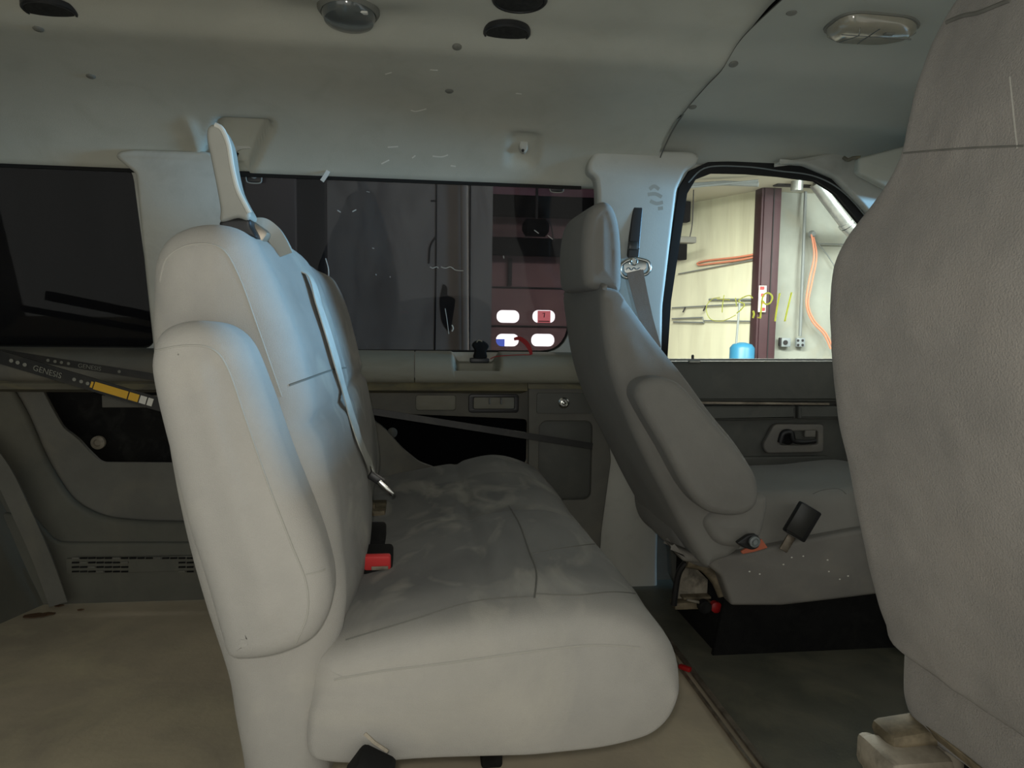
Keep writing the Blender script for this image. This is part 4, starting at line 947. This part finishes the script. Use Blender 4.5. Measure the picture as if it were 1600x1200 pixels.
# cream wall fittings
oh = empty('hose_coil', onA(1130, 408), label='orange hose stretched along a rail on the cream wall', cat='hose')
part('hose_run', tube([onA(1180, 397), (onA(1150, 402)), (onA(1105, 407)), (onA(1090, 411)), (onA(1092, 414)), (onA(1110, 412)), (onA(1150, 407)), onA(1182, 401)], .011, 8, 60), M['hose'], oh)
part('wall_rail', tube([onA(1060, 428), onA(1182, 405)], .007, 8), M['grey'], label='slanting grey rail below the orange hose on the cream wall', cat='rail')
part('wall_rail', join(tube([onA(1050, 481), onA(1176, 474)], .008, 8), tube([onA(1108, 468), onA(1176, 468)], .012, 8)), M['grey'], label='pair of grey rails with hooks across the cream wall', cat='rail')
part('wall_rail', join(tube([onA(1050, 498), onA(1098, 496), onA(1100, 504), (onA(1052, 503))], .009, 8), tube([onA(1100, 501), onA(1174, 502)], .008, 8)), M['grey'], label='lowest grey rail loop on the cream wall above the blue tank', cat='rail')
for k, (a, b) in enumerate(((1071, 480), (1103, 478))): part('wall_hook', tube([onA(a, b, .04), onA(a-4, b+8, .06)], .009, 6), M['dark'], label='dark hook on the rail, %s of two' % ('left' if k == 0 else 'right'), cat='hook', group='hooks on the cream wall rail')
tk = empty('blue_tank', onA(1160, 560, .3), label='blue upright tank standing before the cream wall', cat='tank')
tt = onA(1160, 535, .3)
part('tank_body', lathe((tt.x, tt.y, GZ), (0, 0, 1), [(.12, 0), (.13, .04), (.13, tt.z-GZ-.06), (.10, tt.z-GZ-.02), (.03, tt.z-GZ)], 32), M['blue'], tk)
part('tank_pipe', tube([tt+Vector((-.07, 0, -.02)), onA(1156, 470, .3)], .012, 8), M['grey'], tk)
lf_ = empty('strip_light', onA(1068, 375, .6), label='small hanging strip light fixture seen beside the cream wall', cat='light fixture')
part('fixture_body', box(onA(1064, 375, .6), (.32, .12, .07), .01), M['panel'], lf_)
part('hanging_cable', tube([onA(1078, 370, .6), onA(1082, 345, .6), onA(1084, 286, .6)], .006, 6, 20), M['dark'], lf_)
part('blue_box', box(onA(1062, 336, .15), (.12, .08, .18), .01), M['blue'], label='small dark blue box hanging high at the left of the door window', cat='box')
part('ceiling_pipe', join(tube([P(1040, 292, 7.4), P(1130, 286, 7.2), P(1185, 288, 7)], .025, 8), tube([P(1040, 296, 7.4), P(1185, 282, 7)], .012, 8)), M['grey'], label='grey pipes crossing under the garage ceiling', cat='pipe')
# garage door with its four lights
gd = empty('garage_door', (X3(830, 9.1), 9.1, GZ), label='maroon sectional garage door with rounded windows seen through the dark glass', cat='garage door')
x0, x1 = X3(600, 9.1), X3(1045, 9.1)
wins = [(776, 485, 812, 504), (832, 485, 868, 504), (775, 522, 811, 541), (830, 522, 867, 541)]
zs = [P(830, y, 9.1).z for y in (560, 510, 450, 398)]
part('door_leaf', plate([(x0, GZ), (x1, GZ), (x1, P(830, 285, 9.1).z), (x0, P(830, 285, 9.1).z)], [rpx(*w_, 9.1, .07) for w_ in wins], .04, .003, Y=9.1), M['maroon'], gd)
for k, w_ in enumerate(wins):
    m_ = M['day']; pn = part('window_pane', box((P(w_[0]+18, 500, 9.16).x, 9.16, P(800, (w_[1]+w_[3])/2, 9.16).z), (.32, .01, .20), 0), m_, gd, smooth=False)
    if k == 1:
        rn = part('red_notice', box(P(850, 495, 9.12), (.165, .006, .15), 0), M['redg'], gd, smooth=False)
        part('notice_mark', join(tube([P(848, 490, 9.11), P(851, 489, 9.11), P(850, 496, 9.11)], .006, 6), box(P(850, 502, 9.11), (.14, .003, .012), 0)), M['dark'], rn)
    if k == 2:
        part('blue_patch', box(P(781, 536, 9.12), (.12, .006, .10), 0), M['blueg'], gd, smooth=False)
part('door_rib', join(*[box(((x0+x1)/2, 9.085, z), (x1-x0, .02, .02), .004) for z in zs]), M['dark'], gd)
part('door_handle', box(P(797, 425, 9.05), (.05, .03, .34), .01), M['dark'], gd)
part('ceiling_beam', box(P(860, 324, 8.6), (X3(1045, 8.6)-X3(600, 8.6), .12, .24), .01), M['darker'], label='wide dark beam crossing above the garage door, the upper one', cat='beam', group='dark beams before the garage door')
part('ceiling_beam', box(P(860, 387, 8.8), (X3(1045, 8.8)-X3(600, 8.8), .12, .21), .01), M['darker'], label='dark beam crossing the top of the garage door, the lower one', cat='beam', group='dark beams before the garage door')
part('upper_panel', box(P(850, 297, 8.9), (X3(1000, 8.9)-X3(600, 8.9), .05, .34), .01), M['pink'], label='pinkish lit panel above the upper beam', cat='panel')  # pinkish light on this panel is put into its base colour
part('motor_hanger', box((P(838, 350, 8.4).x, 8.4, (P(838, 350, 8.4).z+GC+.7)/2), (.03, .03, GC+.7-P(838, 350, 8.4).z), .004), M['dark'], label='thin dark hanger rod holding the door motor', cat='hanger')
mo_ = empty('door_motor', P(838, 358, 8.4), label='dark door motor with loose cables hanging between the two beams', cat='motor')
part('motor_body', lathe(P(838, 356, 8.4), (1, 0, 0), [(.04, -.16), (.10, -.12), (.10, .1), (.05, .14)], 18), M['darker'], mo_)
part('loose_cable', tube([P(820, 372, 8.4), P(838, 352, 8.4), P(858, 346, 8.4), P(865, 376, 8.4)], .010, 6, 30), M['dark'], mo_)
# grey wall close outside, its pipe and crack lines
gw = part('wall_near', box(((X3(512, 5.0)+X3(769, 5.0))/2, 5.05, .95), (X3(769, 5.0)-X3(512, 5.0), .1, 2.7), .0), M['wallg'], kind='structure', smooth=False)
part('wall_pipe', tube([P(725, 265, 4.93), P(727, 560, 4.93)], .026, 12), M['wallg'], label='vertical pipe on the grey wall beyond the middle window', cat='pipe')
part('joint_line', join(tube([P(682, 272, 4.998), P(681, 420, 4.998), P(679, 560, 4.998)], .006, 6), tube([P(735, 272, 4.998), P(733, 560, 4.998)], .006, 6)), M['darker'], gw)
part('joint_line', join(tube([P(673, 314, 4.998), P(682, 314, 4.998)], .006, 6), tube([P(681, 370, 4.998), P(672, 385, 4.998), P(670, 412, 4.998)], .007, 6, 12)), M['darker'], gw)
part('dark_blotch', plate(rnd(XZ([(692, 442), (700, 450), (698, 462), (712, 466), (707, 500), (703, 522), (690, 505), (686, 470)], 4.998), .05), (), .001, .0, Y=4.996), M['darker'], gw)  # irregular dark blotch on the grey wall
part('dark_backdrop', box(((X3(-500, 3.6)+X3(508, 3.6))/2, 3.65, .9), (X3(508, 3.6)-X3(-500, 3.6), .1, 2.7), .01), M['darker'], label='added black partition outside, filling the left windows', cat='backdrop')  # black sheet added to give the darkness outside
part('wall_post', box(P(425, 420, 3.5), (.22, .05, 2.2), .01), M['dark'], label='dark post just visible before the black partition', cat='post')
